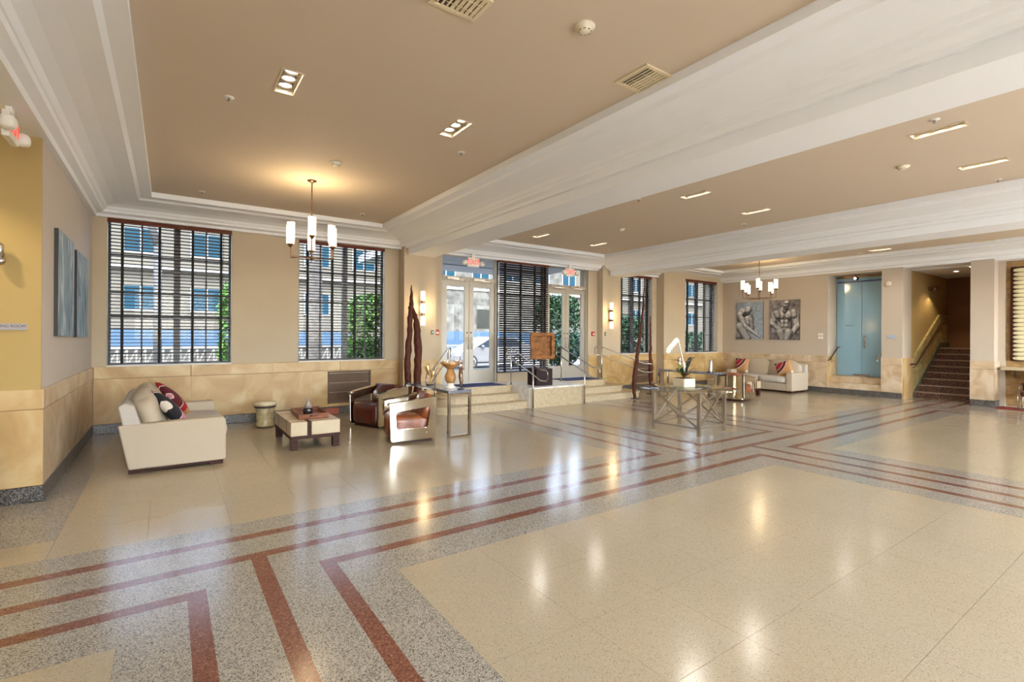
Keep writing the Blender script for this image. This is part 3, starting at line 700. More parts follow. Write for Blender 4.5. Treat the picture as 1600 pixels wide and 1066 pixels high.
for x, y, lab in ((2.47, 2.65, 'round smoke detector at the top of the picture near the first beam'), (1.78, 6.62, 'round smoke detector on the ceiling just before the near chandelier'), (7.89, 2.40, 'round smoke detector between the two upper-right ceiling lights'),
                  (7.78, 7.2, 'round smoke detector in the back half of the middle coffer'), (14.21, 6.74, 'round smoke detector beside the far chandelier')): detector(x, y, lab)
def sprinkler(x, y, lab, r=.045):
    t = thing('sprinkler_head', lab, 'sprinkler', (x, y, ZT), 0, 'sprinkler heads in the coffers')
    G().lathe([(r, 0), (r, -.006), (r * .5, -.010), (.012, -.012)], 18).build('escutcheon', PAINTW, t)
    G().lathe([(.008, -.01), (.008, -.032), (.018, -.034), (.018, -.038), (.001, -.038)], 12).build('nozzle', STEEL, t)
for x, y, lab in ((.46, 5.39, 'sprinkler head left of the near-left ceiling light'), (2.94, 5.34, 'sprinkler head just behind the second ceiling light, by the first beam'), (6.46, 1.70, 'sprinkler head beside the largest upper-right ceiling light'), (6.3, 5.46, 'sprinkler head in the middle coffer close to the first beam'),
                  (9.38, 5.44, 'sprinkler head in the middle coffer close to the second beam'), (.42, 9.19, 'sprinkler head above the leftmost window'), (2.94, 9.12, 'sprinkler head above the second window'), (9.6, 1.82, 'sprinkler head at the right edge before the second beam'), (9.42, 9.16, 'sprinkler head at the back corner of the middle coffer'), (15.15, 5.52, 'sprinkler head in the far coffer near the glass doors')): sprinkler(x, y, lab)
# ================================================================ CHANDELIERS, SCONCES
def chandelier(loc, n, r, rot, hub, lab, lowfirst, watts):
    t = thing('chandelier', lab, 'chandelier', loc, rot, 'bronze chandeliers with cylinder shades')
    G().lathe([(.001, 0), (.065, 0), (.065, -.012), (.02, -.03), (.01, -.034)], 24).build('canopy', BRONZE, t)
    G().tube([(0, 0, -.02), (0, 0, hub)], .009, 8).lathe([(.001, hub + .03), (.022, hub + .02), (.022, hub - .03), (.001, hub - .035)], 16).build('rod', BRONZE, t)
    for k in range(n):
        a = 2 * PI * k / n; hi = (k % 2 == 0) ^ lowfirst; c, s_ = math.cos(a) * r, math.sin(a) * r
        zb = hub + (.28 if hi else .17); za = hub + (.012 if hi else -.012)
        arm = G().bar((c * .03, s_ * .03, za), (c, s_, za), .010, .014).bar((c, s_, za - .006), (c, s_, zb - .05), .010, .010).lathe([(.012, zb - .06), (.03, zb - .03), (.044, zb - .02), (.044, zb - .012), (.012, zb - .01)], 14, (c, s_, 0)).build('arm', BRONZE, t)
        sh = G().lathe([(.050, zb - .01), (.054, zb), (.054, zb + .25)], 20, (c, s_, 0), False).build('shade', LAMPGLOW, t)
        G().lathe([(.056, zb + .25), (.056, zb + .256), (.05, zb + .256)], 20, (c, s_, 0), False).build('shade_rim', BRONZE, sh)
    ld = bpy.data.lights.new('chandelier_glow', 'POINT'); ld.energy = watts; ld.color = (1, .74, .42); ld.shadow_soft_size = .12
    lo = bpy.data.objects.new('chandelier_glow', ld); COL.objects.link(lo); lo.location = (loc[0], loc[1], loc[2] + hub + .62)
    return t
chandelier((1.71, 7.6, ZT), 6, .325, math.radians(-102), -1.13, 'bronze six-arm chandelier with white cylinder shades hanging before the second window', False, 9)
chandelier((14.0, 7.65, ZT), 8, .43, math.radians(25), -1.13, 'bronze eight-arm chandelier with glowing cylinder shades hanging before the two figure pictures', False, 9)
def sconce(x, lab):
    y = 10.28; t = thing('wall_sconce', lab, 'wall light', (x, y, 1.86), 0, 'three-lamp sconces beside the entrance')
    G().box(-.02, -.015, .25, .02, 0, .55).build('back_plate', BRONZE, t)
    for k in range(3):
        z = .008 + k * .28
        G().lathe([(.046, z), (.048, z + .01), (.048, z + .195), (.046, z + .205)], 16, (0, -.085, 0)).build('glass_tube', SCONCEGLOW, t)
    for z in (.0, .213, .28, .493, .56, .773):
        G().lathe([(.054, z), (.054, z + .008), (.001, z + .008)], 16, (0, -.085, 0)).build('collar', STEEL, t)
    for a in (-1, 1): G().bar((a * .055, -.085, 0), (a * .055, -.085, .785), .006, .006).build('side_bar', STEEL, t)
    for z in (.25, .53): G().box(-.03, -.12, z - .026, .03, 0, z + .026).build('arm', BRONZE, t)
    ld = bpy.data.lights.new('sconce_glow', 'POINT'); ld.energy = 3.6; ld.color = (1, .68, .34); ld.shadow_soft_size = .05
    lo = bpy.data.objects.new('sconce_glow', ld); COL.objects.link(lo); lo.location = (x, y - .19, 2.26)
sconce(4.66, 'lit three-tube sconce left of the entrance, beside the forked driftwood'); sconce(10.62, 'lit three-tube sconce right of the entrance doors')
t = thing('wall_spotlight', 'small round bronze light high on the wall above the red stair', 'wall light', (18.3, 4.90, 3.1))
G().lathe([(.06, 0), (.06, .03), (.02, .05)], 16).move(Matrix.Rotation(PI / 2, 4, 'X')).build('back_plate', BRONZE, t); G().lathe([(.07, -.08), (.06, .05), (.001, .06)], 16, (0, -.12, 0)).build('head', BRONZE, t)
ld = bpy.data.lights.new('stair_glow', 'SPOT'); ld.energy = 2.5; ld.color = (1, .8, .45); ld.spot_size = math.radians(115); ld.spot_blend = .3
lo = bpy.data.objects.new('stair_glow', ld); COL.objects.link(lo); lo.location = (18.3, 4.72, 2.98)
t = thing('globe_wall_lamp', 'small chrome and glass globe on the ochre wall at the left edge', 'wall light', (-1.31, 6.64, 2.36))
G().lathe([(.03, .0), (.03, .12), (.012, .14)], 12, (0, -.07, 0)).build('stem', STEEL, t); G().puff((0, -.07, -.03), (.045, .045, .045), 6, 2).build('globe', CHROME, t); G().box(-.02, -.06, .02, .02, 0, .06).build('arm', STEEL, t)
# ================================================================ SIGNS, PLATES, ALARMS
REDL = mat('exit_red', (.75, .03, .02), .4, emit=(1, .05, .03), estr=.25)
def exit_sign(loc, rz, lab, heads=True, top=.10):
    t = thing('exit_sign', lab, 'exit sign', loc, rz, 'red lettered exit signs')
    G().box(-.155, -.025, -.11, .155, .025, .11).build('housing', PAINTW, t, bevel=.006)
    text('lettering', 'EXIT', .17, REDL, t, (0, -.027, 0), (PI / 2, 0, 0), .002)
    G().box(-.05, -.02, .11, .05, .02, .11 + top).build('mount', PAINTW, t)
    if heads:
        for a in (-1, 1):
            G().puff((a * .235, -.03, -.02), (.065, .06, .06), 6, 2.6).build('emergency_lamp', PAINTW, t); G().box(a * .15, -.01, -.03, a * .2, .01, .0).build('lamp_arm', PAINTW, t)
    return t
exit_sign((5.98, 10.25, 3.40), 0, 'red exit sign hanging above the left pair of entrance doors'); exit_sign((9.05, 10.25, 3.40), 0, 'red exit sign hanging above the right pair of entrance doors')
exit_sign((-1.12, 5.92, 3.40), PI / 2, 'white exit sign with round emergency lamps at the left edge', True, .06)
t = thing('room_sign', 'narrow grey room sign on the ochre wall at the left edge', 'sign', (-1.27, 6.638, 1.71))
G().box(-.14, -.010, -.032, .14, 0, .032).build('plate', mat('sign_grey', (.32, .30, .33), .4), t, bevel=.003); text('lettering', 'MEETING ROOM', .036, mat('sign_ink', (.05, .04, .06), .5), t, (0, -.011, .005), (PI / 2, 0, 0), .0005)
def plate_t(name, lab, cat, loc, sx, sy, sz, m, extra=None, em=None):
    t = thing(name, lab, cat, loc); G().box(-sx / 2, -sy / 2, -sz / 2, sx / 2, sy / 2, sz / 2).build('body', m, t, bevel=.003)
    if extra: G().box(*extra).build('face', em, t)
    return t
REDP = mat('alarm_red', (.45, .03, .02), .4); GRNP = mat('dark_green_plate', (.03, .10, .05), .4)
plate_t('fire_alarm_pull', 'red fire alarm pull left of the left entrance doors', 'fire alarm', (5.15, 10.48, 1.72), .10, .04, .13, REDP, (-.03, -.03, -.03, .03, -.02, .01), PAINTW)
plate_t('fire_alarm_pull', 'red fire alarm pull right of the right entrance doors', 'fire alarm', (10.16, 10.48, 1.72), .10, .04, .13, REDP, (-.03, -.03, -.03, .03, -.02, .01), PAINTW)
plate_t('door_release_button', 'small green door release box below the left sconce', 'button', (4.93, 10.27, 1.72), .06, .02, .10, GRNP, (-.012, -.016, -.012, .012, -.01, .012), PAINTW)
plate_t('door_release_button', 'small dark door release box right of the right entrance doors', 'button', (10.45, 10.27, 1.72), .05, .02, .10, GRNP, (-.012, -.016, -.012, .012, -.01, .012), PAINTW)
plate_t('switch_plate', 'white switch plates on the wall between the figure pictures and glass doors', 'switch', (16.24, 6.97, 1.74), .02, .14, .07, PAINTW, (-.014, -.05, -.02, -.009, .05, .02), OFFW)
plate_t('switch_plate', 'second white switch plate, directly under the first', 'switch', (16.24, 6.97, 1.64), .02, .14, .07, PAINTW, (-.014, -.05, -.02, -.009, .05, .02), OFFW)
t = plate_t('room_sign', 'small blue-grey sign on the pier right of the blue glass doors', 'sign', (16.24, 5.17, 1.68), .015, .20, .10, mat('sign_blue', (.35, .42, .55), .4))
t = thing('fire_strobe', 'round beige strobe high on the pier right of the glass doors', 'strobe', (16.25, 5.26, 3.14)); G().lathe([(.08, 0), (.08, .02), (.05, .035), (.001, .04)], 20).move(Matrix.Rotation(-PI / 2, 4, 'Y')).build('body', mat('strobe_beige', (.62, .52, .40), .5), t)
t = thing('security_camera', 'small dark camera under the soffit above the glass doors', 'camera', (16.45, 6.1, 3.49)); G().lathe([(.06, .0), (.06, -.02), (.015, -.03), (.015, -.08)], 16).build('mount', BRONZE, t); G().puff((0, 0, -.12), (.09, .05, .05), 5, 3).build('body', BLACK, t); G().lathe([(.03, 0), (.001, .002)], 14).move(Matrix.Translation((-.09, 0, -.12)) @ Matrix.Rotation(-PI / 2, 4, 'Y')).build('lens', SPOTGLOW, t)  # lens glows with the lamp material though it is no lamp
t = thing('outlet_cover', 'reddish cover plate at the base of the wall behind the coffee table', 'cover plate', (2.78, 10.53, .065)); G().box(-.14, -.03, -.06, .14, .0, .065).build('body', mat('terracotta_plate', (.34, .08, .04), .5), t, bevel=.004)
# ================================================================ HANDRAILS AT THE ENTRY STEPS
def rail(loc, rz, lab, drop=.47, length=.88):
    t = thing('step_handrail', lab, 'handrail', loc, rz, 'steel handrails at the entry steps')
    s0, s1 = 0, -length
    G().tube([(0, s0, .0), (0, s0, .89)], .017, 10).build('post', STEEL, t); G().tube([(0, s1, -drop), (0, s1, .55)], .017, 10).build('post', STEEL, t)
    up = [(0, .20, .89), (0, 0, .89), (0, s1 - .28, .43), (0, s1 - .52, .43)]; lo_ = [(0, .20, .65), (0, 0, .65), (0, s1 - .28, .19), (0, s1 - .52, .19)]
    def path(p): return p
    e = .05
    pts = [(0, .20 - e, .89)] + up[1:3] + [(0, s1 - .52 + e, .43), (0, s1 - .52, .43 - e), (0, s1 - .52, .19 + e), (0, s1 - .52 + e, .19)] + lo_[1:3][::-1] + [(0, .20 - e, .65), (0, .20, .65 + e), (0, .20, .89 - e)]
    G().tube(pts, .015, 8, True).build('rail', STEEL, t)
    for s_, z in ((s0, .0), (s1, -drop)): G().lathe([(.038, z), (.038, z + .006), (.02, z + .014)], 16, (0, s_, 0)).build('base_flange', STEEL, t)
    return t
r1 = rail((6.79, 9.80, .47), 0, 'steel handrail at the right end of the left flight, beside the plinth')
dup(r1, (8.37, 9.80, .47), 0, 'steel handrail at the left end of the right flight, in front of the right doors')
dup(r1, (10.02, 9.98, .47), math.radians(45), 'steel handrail at the far right end of the entry steps')
dup(r1, (5.18, 9.98, .47), math.radians(-45), 'steel handrail at the left end of the entry steps, behind the console')
NAVY = mat('navy_mat', (.015, .03, .12), .9, bump=.5, bscale=200); 
for x0, x1, lab in ((5.42, 6.66, 'navy doormat with black border before the left entrance doors'), (8.56, 9.86, 'navy doormat with black border before the right entrance doors')):
    t = thing('doormat', lab, 'doormat', (x0, 9.80, .47)); w = x1 - x0
    G().box(0, 0, 0, w, .66, .008).build('border', BLACK, t); G().box(.04, .04, .008, w - .04, .62, .013).build('pile', NAVY, t)
# ================================================================ FURNITURE
def pillow_mat(name, cols, ctr):
    m, n, l, b = nodes(name); tc = n.new('ShaderNodeTexCoord'); mp = n.new('ShaderNodeMapping'); mp.inputs['Location'].default_value = (ctr[0], ctr[1], 0)
    ln = n.new('ShaderNodeVectorMath'); ln.operation = 'LENGTH'; l.new(tc.outputs['Object'], mp.inputs[0])
    mu = n.new('ShaderNodeVectorMath'); mu.operation = 'MULTIPLY'; mu.inputs[1].default_value = (1, 1, 0); l.new(mp.outputs[0], mu.inputs[0]); l.new(mu.outputs[0], ln.inputs[0])
    r = n.new('ShaderNodeValToRGB'); r.color_ramp.interpolation = 'CONSTANT'; e = r.color_ramp.elements
    e[0].position = 0; e[0].color = (*cols[0][1], 1); e[1].position = cols[1][0]; e[1].color = (*cols[1][1], 1)
    for p, c in cols[2:]: q = e.new(p); q.color = (*c, 1)
    l.new(ln.outputs['Value'], r.inputs[0]); l.new(r.outputs[0], b.inputs['Base Color']); b.inputs['Roughness'].default_value = .8
    return m
RD, MR, PK, WT, TN, BK = (.33, .008, .02), (.10, .006, .012), (.55, .20, .28), (.72, .66, .58), (.45, .24, .10), (.008, .008, .015)
PM1 = pillow_mat('pillow_black_pink', [(0, WT), (.10, BK), (.27, WT), (.285, PK), (.40, WT), (.415, RD), (.5, PK)], (.26, .10))
PM2 = pillow_mat('pillow_maroon', [(0, PK), (.06, WT), (.075, MR), (.26, WT), (.275, RD), (.37, TN), (.46, PK)], (.26, .16))
PM3 = pillow_mat('pillow_red_tan', [(0, BK), (.10, WT), (.115, RD), (.27, WT), (.285, MR), (.37, WT), (.385, TN), (.60, WT)], (-.24, .24))
def pillow(lab, m, M, s=.24, th=.085, name='throw_pillow'):
    t = G(); n = 14
    for sg in (-1, 1):
        vs = []
        for i in range(n + 1):
            for j in range(n + 1):
                u = -1 + 2 * i / n; v = -1 + 2 * j / n
                x = u * (1 - .07 * (1 - v * v)); y = v * (1 - .07 * (1 - u * u))
                vs.append((x * s, y * s, sg * th * max(0, (1 - u * u) * (1 - v * v)) ** .42))
        fs = [((i * (n + 1) + j, (i + 1) * (n + 1) + j, (i + 1) * (n + 1) + j + 1, i * (n + 1) + j + 1)) for i in range(n) for j in range(n)]
        t.add(vs, fs if sg > 0 else [f[::-1] for f in fs], True)
    o = weld(t.build(name, m)); o.matrix_world = M; tag(o, lab, 'pillow', 'patterned throw pillows'); return o
def sofa(loc, rz, lab, rake, L=2.02):
    """faces local +x, length along y, 1.0 deep"""
    t = thing('sofa', lab, 'sofa', loc, rz, 'cream two-seat sofas'); h = L / 2
    # arms: side profile prisms
    for sg in (-1, 1):
        y0, y1 = (sg * h, sg * (h - .17)); pr = [(-.49 + .0, .055), (.50, .055), (.50, .55), (.47, .60), (-.49 - rake, .60 - .02)]
        G().prism(pr, min(y0, y1), max(y0, y1), 'y').build('arm', CREAM, t, bevel=.02, seg=3)
    G().box(-.48, -h + .17, .055, .46, h - .17, .28).build('base', CREAM, t, bevel=.012)
    G().prism([(-.48, .2), (-.27, .2), (-.36 - rake * .8, .80), (-.43 - rake, .84), (-.50 - rake * .9, .80)], -h + .02, h - .02, 'y').build('back_frame', CREAM2, t, bevel=.02, seg=3)
    w = (L - .36) / 2
    for k in (-1, 1): G().puff((.10, k * w / 2, .375), (.41, w / 2 - .004, .095), 9, 8, .12).build('seat_cushion', CREAM2, t)
    for k in (-1, 1):
        g = G().puff((0, 0, 0), (.125, w / 2 - .006, .25), 9, 5, .25); g.move(Matrix.Translation((-.245 - rake * .5, k * w / 2, .655)) @ Matrix.Rotation(math.radians(-14 - rake * 60), 4, 'Y')); g.build('back_cushion', CREAM, t)
    for a in (-.42, .40):
        for b in (-h + .09, h - .09): G().box(a - .07, b - .05, 0, a + .07, b + .05, .055).build('leg', ESPRESSO, t)
    G().box(-.45, -h + .03, .025, .47, h - .03, .054).build('plinth_rail', ESPRESSO, t)
    return t
sofa((.11, 8.27, 0), 0, 'cream two-seat sofa seen from its arm end, beside the left wall', .10)
sofa((15.52, 8.25, 0), PI, 'cream two-seat sofa against the far wall under the two figure pictures', .03, 2.08)
def PM(loc, rx, ry, rz): return Matrix.Translation(loc) @ Matrix.Rotation(rz, 4, 'Z') @ Matrix.Rotation(ry, 4, 'Y') @ Matrix.Rotation(rx, 4, 'X')
d_ = math.radians
pillow('black, pink and cream throw pillow leaning at the near end of the left sofa', PM1, Matrix.Translation((.03, 7.66, .68)) @ Matrix.Rotation(d_(52), 4, 'Y') @ Matrix.Rotation(d_(40), 4, 'Z'))
pillow('maroon and pink throw pillow leaning at the far end of the left sofa', PM2, Matrix.Translation((.06, 8.78, .70)) @ Matrix.Rotation(d_(50), 4, 'Y') @ Matrix.Rotation(d_(38), 4, 'Z'), .25)
pillow('red and tan throw pillow standing at the left end of the far sofa', PM3, Matrix.Translation((15.44, 9.0, .72)) @ Matrix.Rotation(d_(-74), 4, 'Y') @ Matrix.Rotation(d_(90), 4, 'Z'))
pillow('red and tan throw pillow tilted on the right arm of the far sofa', PM3, Matrix.Translation((15.38, 7.62, .70)) @ Matrix.Rotation(d_(-70), 4, 'Y') @ Matrix.Rotation(d_(112), 4, 'Z'))
# ---- coffee tables ------------------------------------------------------
def coffee(loc, rz, lab):
    t = thing('coffee_table', lab, 'coffee table', loc, rz, 'cream coffee tables with dark bands'); a, b = .34, .63
    G().box(-a, -b, .155, a, b, .205).build('frame', ESPRESSO, t, bevel=.004)
    xs_ = [(-a, -a + .22), (-a + .28, a)]; ys_ = [(-b, -b + .30), (-b + .335, b - .335), (b - .30, b)]
    for (p, q) in xs_:
        for (r, s_) in ys_: G().box(p, r, .205, q, s_, .40).build('lacquer_block', LACQ, t, bevel=.004)
    G().box(-a + .22, -b + .002, .205, -a + .28, b - .002, .397).build('band', ESPRESSO, t)
    for y in (-b + .30, b - .335): G().box(-a + .002, y, .205, a - .002, y + .035, .396).build('band', ESPRESSO, t)
    for x in (-a + .05, a - .05):
        for y in (-b + .06, b - .06): G().box(x - .045, y - .045, 0, x + .045, y + .045, .155).build('leg', ESPRESSO, t)
    return t
c1 = coffee((1.76, 8.12, 0), 0, 'low cream coffee table with dark wood bands carrying the wooden tray')
dup(c1, (13.50, 8.12, 0), PI, 'low cream coffee table with dark bands before the far sofa')
t = thing('serving_tray', 'square dark wooden tray on the cream coffee table', 'tray', (1.80, 8.10, .40), d_(-3))
G().box(-.21, -.40, 0, .21, .40, .012).build('base', TRAYW, t)
for s_ in (-1, 1):
    G().box(s_ * .21, -.40, 0, s_ * .192, .40, .075).build('side', TRAYW, t, bevel=.002)
    G().ring([(-.192, 0), (.192, 0), (.192, .075), (-.192, .075)], [(-.06, .035), (.06, .035), (.06, .058), (-.06, .058)], s_ * .382 if s_ > 0 else -.40, .40 if s_ > 0 else -.382, 'y').build('side', TRAYW, t)
t = thing('bottle_vase', 'small dark vase with a grey neck inside the wooden tray', 'vase', (1.76, 8.0, .412))
G().lathe([(.001, 0), (.055, 0), (.07, .04), (.068, .10), (.06, .12)], 24).build('body', mat('dark_glaze', (.02, .014, .018), .15), t)
G().lathe([(.06, .12), (.045, .17), (.028, .20), (.022, .225), (.03, .235), (.026, .25), (.012, .262), (.001, .265)], 24).build('neck', mat('grey_glaze', (.30, .26, .24), .3), t)
t = thing('garden_stool', 'round pale ceramic drum stool with dark bands beside the stone wainscot', 'stool', (1.42, 9.75, 0))
CER = mat('crackle_cream', (.56, .48, .27), .25, var=.35, vscale=14)
G().lathe([(.001, .0), (.145, 0), (.15, .02)], 28).build('foot', mat('dark_ceramic', (.04, .02, .02), .3), t)
G().lathe([(.15, .02), (.155, .05), (.15, .07), (.135, .10), (.145, .20), (.15, .30), (.155, .345)], 28).build('body', CER, t)
G().lathe([(.157, .345), (.18, .355), (.18, .37), (.157, .38)], 28).build('band', mat('dark_ceramic', (.04, .02, .02), .3), t)
G().lathe([(.165, .38), (.19, .40), (.19, .425), (.17, .445), (.001, .455)], 28).build('top', mat('pale_ceramic', (.66, .58, .40), .25), t)
# ---- aviator armchairs: faces local -x ----------------------------------
def rpoly(pts, r, n=4):
    out = []; N = len(pts)
    for i in range(N):
        p = Vector(pts[i]); a = (Vector(pts[i - 1]) - p).normalized(); b = (Vector(pts[(i + 1) % N]) - p).normalized()
        s_ = p + a * r; e = p + b * r
        for k in range(n + 1):
            t = k / n; out.append(tuple((1 - t) ** 2 * s_ + 2 * t * (1 - t) * p + t * t * e))
    return out
SHELL = mat('aviation_aluminium', (.60, .54, .44), .10, 1)
def armchair(loc, rz, lab, le=LEATHER):
    t = thing('club_armchair', lab, 'armchair', loc, rz, 'leather armchairs in polished metal shells')
    out = rpoly([(-.34, .02), (.34, .06), (.36, .70), (.20, .68), (-.36, .60)], .05)
    inn = rpoly([(-.25, .22), (.22, .23), (.26, .545), (.12, .53), (-.26, .47)], .05)
    for s_ in (-1, 1):
        G().ring(out, inn, s_ * .36, s_ * .395, 'y').build('side_panel', SHELL, t, bevel=.006)
        g = G().prism(rpoly([(-.37, .575), (.30, .67), (.30, .70), (-.37, .61)], .012), s_ * .30, s_ * .41, 'y'); g.build('armrest', SHELL, t, bevel=.008)
        G().puff((-.36, s_ * .355, .60), (.035, .055, .028), 6, 2.5).build('arm_cap', CHROME, t)
        G().lathe([(.012, 0), (.012, .004), (.001, .006)], 10).move(Matrix.Translation((.2, s_ * .395, .15)) @ Matrix.Rotation(PI / 2 * -s_, 4, 'X')).build('rivet', CHROME, t)
    # curved metal back
    bp = []; 
    for k in range(9): a = -PI / 2 + PI * k / 8; bp.append((.30 + .10 * math.cos(a), .37 * math.sin(a)))
    inner = [(x - .02, y * .95) for x, y in bp]
    G().prism(bp + inner[::-1], .06, .66, 'z').build('back_shell', SHELL, t)
    G().puff((-.03, 0, .23), (.335, .335, .19), 10, 7, .05).build('seat', le, t)
    g = G().puff((0, 0, 0), (.10, .325, .20), 9, 4, .2).move(Matrix.Translation((.21, 0, .49)) @ Matrix.Rotation(d_(16), 4, 'Y')); g.build('backrest', le, t)
    G().tube([(.255, -.33, .675), (.255, .33, .675)], .052, 14).build('head_roll', le, t)
    G().box(-.30, -.30, 0, .30, .30, .04).build('base', ESPRESSO, t)
    for k in (-.12, .12): G().tube([(-.31, k, .40), (-.05, k, .43), (.1, k, .43)], .006, 6).build('seat_seam', le, t)
    return t
armchair((3.20, 8.92, 0), d_(22), 'oxblood leather armchair in a polished metal shell, farther one of the left pair')
a2 = armchair((3.18, 7.45, 0), d_(-14), 'cognac leather armchair in a polished metal shell, nearer one beside the left console', TANLEA)
dup(a2, (12.25, 7.35, 0), PI + d_(8), 'leather armchair in a metal shell behind the round glass table')
# ---- consoles -----------------------------------------------------------
TOPM = mat('antique_mirror', (.30, .33, .42), .12, .7, var=.35, vscale=22)
def console(loc, rz, lab, L=1.76, W_=.42):
    t = thing('console_table', lab, 'console table', loc, rz, 'steel console tables'); b = L / 2; a = W_ / 2
    G().box(-a, -b, .715, a, b, .76).build('top', TOPM, t, bevel=.003)
    for s_ in (-1, 1):
        y = s_ * (b - .02)
        for x in (-a + .02, a - .02): G().box(x - .02, y - .02, 0, x + .02, y + .02, .715).build('leg', CHROME, t)
        G().box(-a + .04, y - .018, 0, a - .04, y + .018, .035).build('foot_rail', CHROME, t)
        G().box(-a + .04, y - .018, .68, a - .04, y + .018, .715).build('top_rail', CHROME, t)
    return t
k1 = console((3.90, 7.96, 0), 0, 'steel console table with mirrored top behind the left armchairs, holding the footed bowl')
dup(k1, (11.20, 7.93, 0), 0, 'steel console table with mirrored top behind the round glass table, holding glass hurricanes')
t = thing('footed_urn', 'tan ceramic footed urn bowl on the left console', 'urn', (3.90, 7.42, .76))
UM = mat('tan_ceramic', (.55, .28, .09), .35, var=.4, vscale=10); SH = mat('shell_white', (.74, .70, .64), .5)
G().lathe([(.001, 0), (.10, 0), (.10, .02), (.06, .05), (.055, .09)], 28).build('foot', SH, t)
G().lathe([(.055, .09), (.085, .14), (.098, .19), (.085, .24), (.062, .28), (.06, .33)], 28).build('stem', UM, t)
G().lathe([(.06, .33), (.10, .36), (.15, .40), (.185, .44), (.175, .44), (.13, .405), (.001, .39)], 28).build('bowl', UM, t)
rnd = random.Random(5)
for k in range(16):
    a = k * 2.4; r = .03 + .11 * (k / 16) ** .6
    o = G().puff((0, 0, 0), (.035, .026, .02), 4, 3).build('seashell', SH); o.matrix_world = Matrix.Translation((3.90 + r * math.cos(a), 7.42 + r * math.sin(a), .76 + .435 + rnd.uniform(-.008, .03))) @ Matrix.Rotation(rnd.uniform(0, 6), 4, 'Z') @ Matrix.Rotation(rnd.uniform(-.6, .6), 4, 'X')
    tag(o, 'white seashell heaped in the footed urn on the left console', 'shell', 'seashells in the footed urn')
t = thing('lily_sculpture', 'gilt calla lily sculpture on a dark base on the left console', 'sculpture', (3.86, 8.12, .76))
G().lathe([(.07, 0), (.07, .012), (.001, .014)], 20).build('base', BLACK, t)
for sgn, h in ((-1, .34), (1, .24)):
    G().tube([(0, 0, .01), (sgn * .01, sgn * .01, .12), (sgn * .03, sgn * .01, h * .55)], .006, 6).build('stem', GOLD, t)
    g = G(); vs = []; n = 10
    for i in range(7):
        for k in range(n + 1):
            a = 2 * PI * k / n * .8; r = .008 + .034 * math.sin(i / 6 * PI * .7); vs.append((sgn * (.03 + i * .006) + r * math.cos(a), sgn * .01 + r * math.sin(a), h * .5 + i * h * .09 + .02 * math.cos(a) * i / 6))
    g.add(vs, [(i * (n + 1) + k, i * (n + 1) + k + 1, (i + 1) * (n + 1) + k + 1, (i + 1) * (n + 1) + k) for i in range(6) for k in range(n)], True).build('flower', GOLD, t)
t = thing('twisted_bronze_sculpture', 'slender mottled bronze sculpture with two raised prongs on the near end of the console', 'sculpture', (3.98, 7.20, .76))
BM = mat('mottled_bronze', (.42, .24, .14), .3, .7, var=.8, vscale=40, col2=(.04, .03, .03))
G().lathe([(.055, 0), (.055, .012), (.001, .014)], 16).build('base', BLACK, t)
G().tube([(0, 0, .01), (0, 0, .05), (.005, 0, .12), (-.01, 0, .22), (.0, 0, .32)], [.006, .012, .032, .036, .03], 12).build('body', BM, t)
G().tube([(-.01, 0, .30), (-.035, 0, .38), (-.03, 0, .46), (-.005, 0, .55)], [.018, .014, .009, .004], 8).build('prong', BM, t); G().tube([(.01, 0, .30), (.035, 0, .37), (.03, 0, .45), (.012, 0, .50)], [.018, .014, .009, .004], 8).build('prong', BM, t)
for y, h, r, lab in ((8.28, .22, .055, 'tall clear glass hurricane on the far end of the right console'), (7.36, .19, .06, 'clear glass hurricane on the near end of the right console')):
    t = thing('glass_hurricane', lab, 'hurricane vase', (11.2, y, .76), 0, 'glass hurricanes on the right console')
    G().lathe([(.08, 0), (.08, .015), (.001, .017)], 24).build('base', BLACK, t); G().lathe([(r, .017), (r, h + .08), (r * 1.15, h + .12)], 24, cap=False).build('glass_cylinder', glass('vase_glass', (.9, .92, .93), .35), t)
    G().lathe([(.02, .017), (.02, .12), (.001, .125)], 14).build('candle', OFFW, t)
# ---- round glass table --------------------------------------------------
RT = (7.59, 5.41)
t = thing('round_glass_table', 'large round glass table on crossed steel legs in the middle of the lobby', 'table', (RT[0], RT[1], 0), d_(6))
G().lathe([(.001, .725), (.825, .725), (.835, .731), (.835, .737), (.825, .743), (.001, .743)], 64).build('glass_top', TGLASS, t)
h = .43; CR = [(-h, -h), (h, -h), (h, h), (-h, h)]
for x, y in CR: G().box(x - .027, y - .027, 0, x + .027, y + .027, .725).build('leg', STEEL, t)
for i in range(4):
    p, q = CR[i], CR[(i + 1) % 4]; dx, dy = q[0] - p[0], q[1] - p[1]; L = math.hypot(dx, dy); ux, uy = dx / L, dy / L; e = .03; nx, ny = -uy * .012, ux * .012
    P0 = (p[0] + ux * e, p[1] + uy * e); Q0 = (q[0] - ux * e, q[1] - uy * e)
    G().bar((P0[0] + nx, P0[1] + ny, .14), (Q0[0] + nx, Q0[1] + ny, .70), .03, .03).build('cross_brace', STEEL, t)
    G().bar((P0[0] - nx, P0[1] - ny, .70), (Q0[0] - nx, Q0[1] - ny, .14), .03, .03).build('cross_brace', STEEL, t)
    G().bar((P0[0], P0[1], .125), (Q0[0], Q0[1], .125), .03, .03).build('stretcher', STEEL, t)
t = thing('glass_display_tray', 'square clear glass slab tray on the round table under the orchid', 'tray', (RT[0] + .03, RT[1] + .08, .743), d_(10))
G().box(-.33, -.33, 0, .33, .33, .012).build('base', TRAYG, t, bevel=.002)
for s_ in (-1, 1): G().box(s_ * .33, -.33, .012, s_ * .31, .33, .05).build('side', TRAYG, t); G().box(-.31, s_ * .33, .012, .31, s_ * .31, .05).build('side', TRAYG, t)
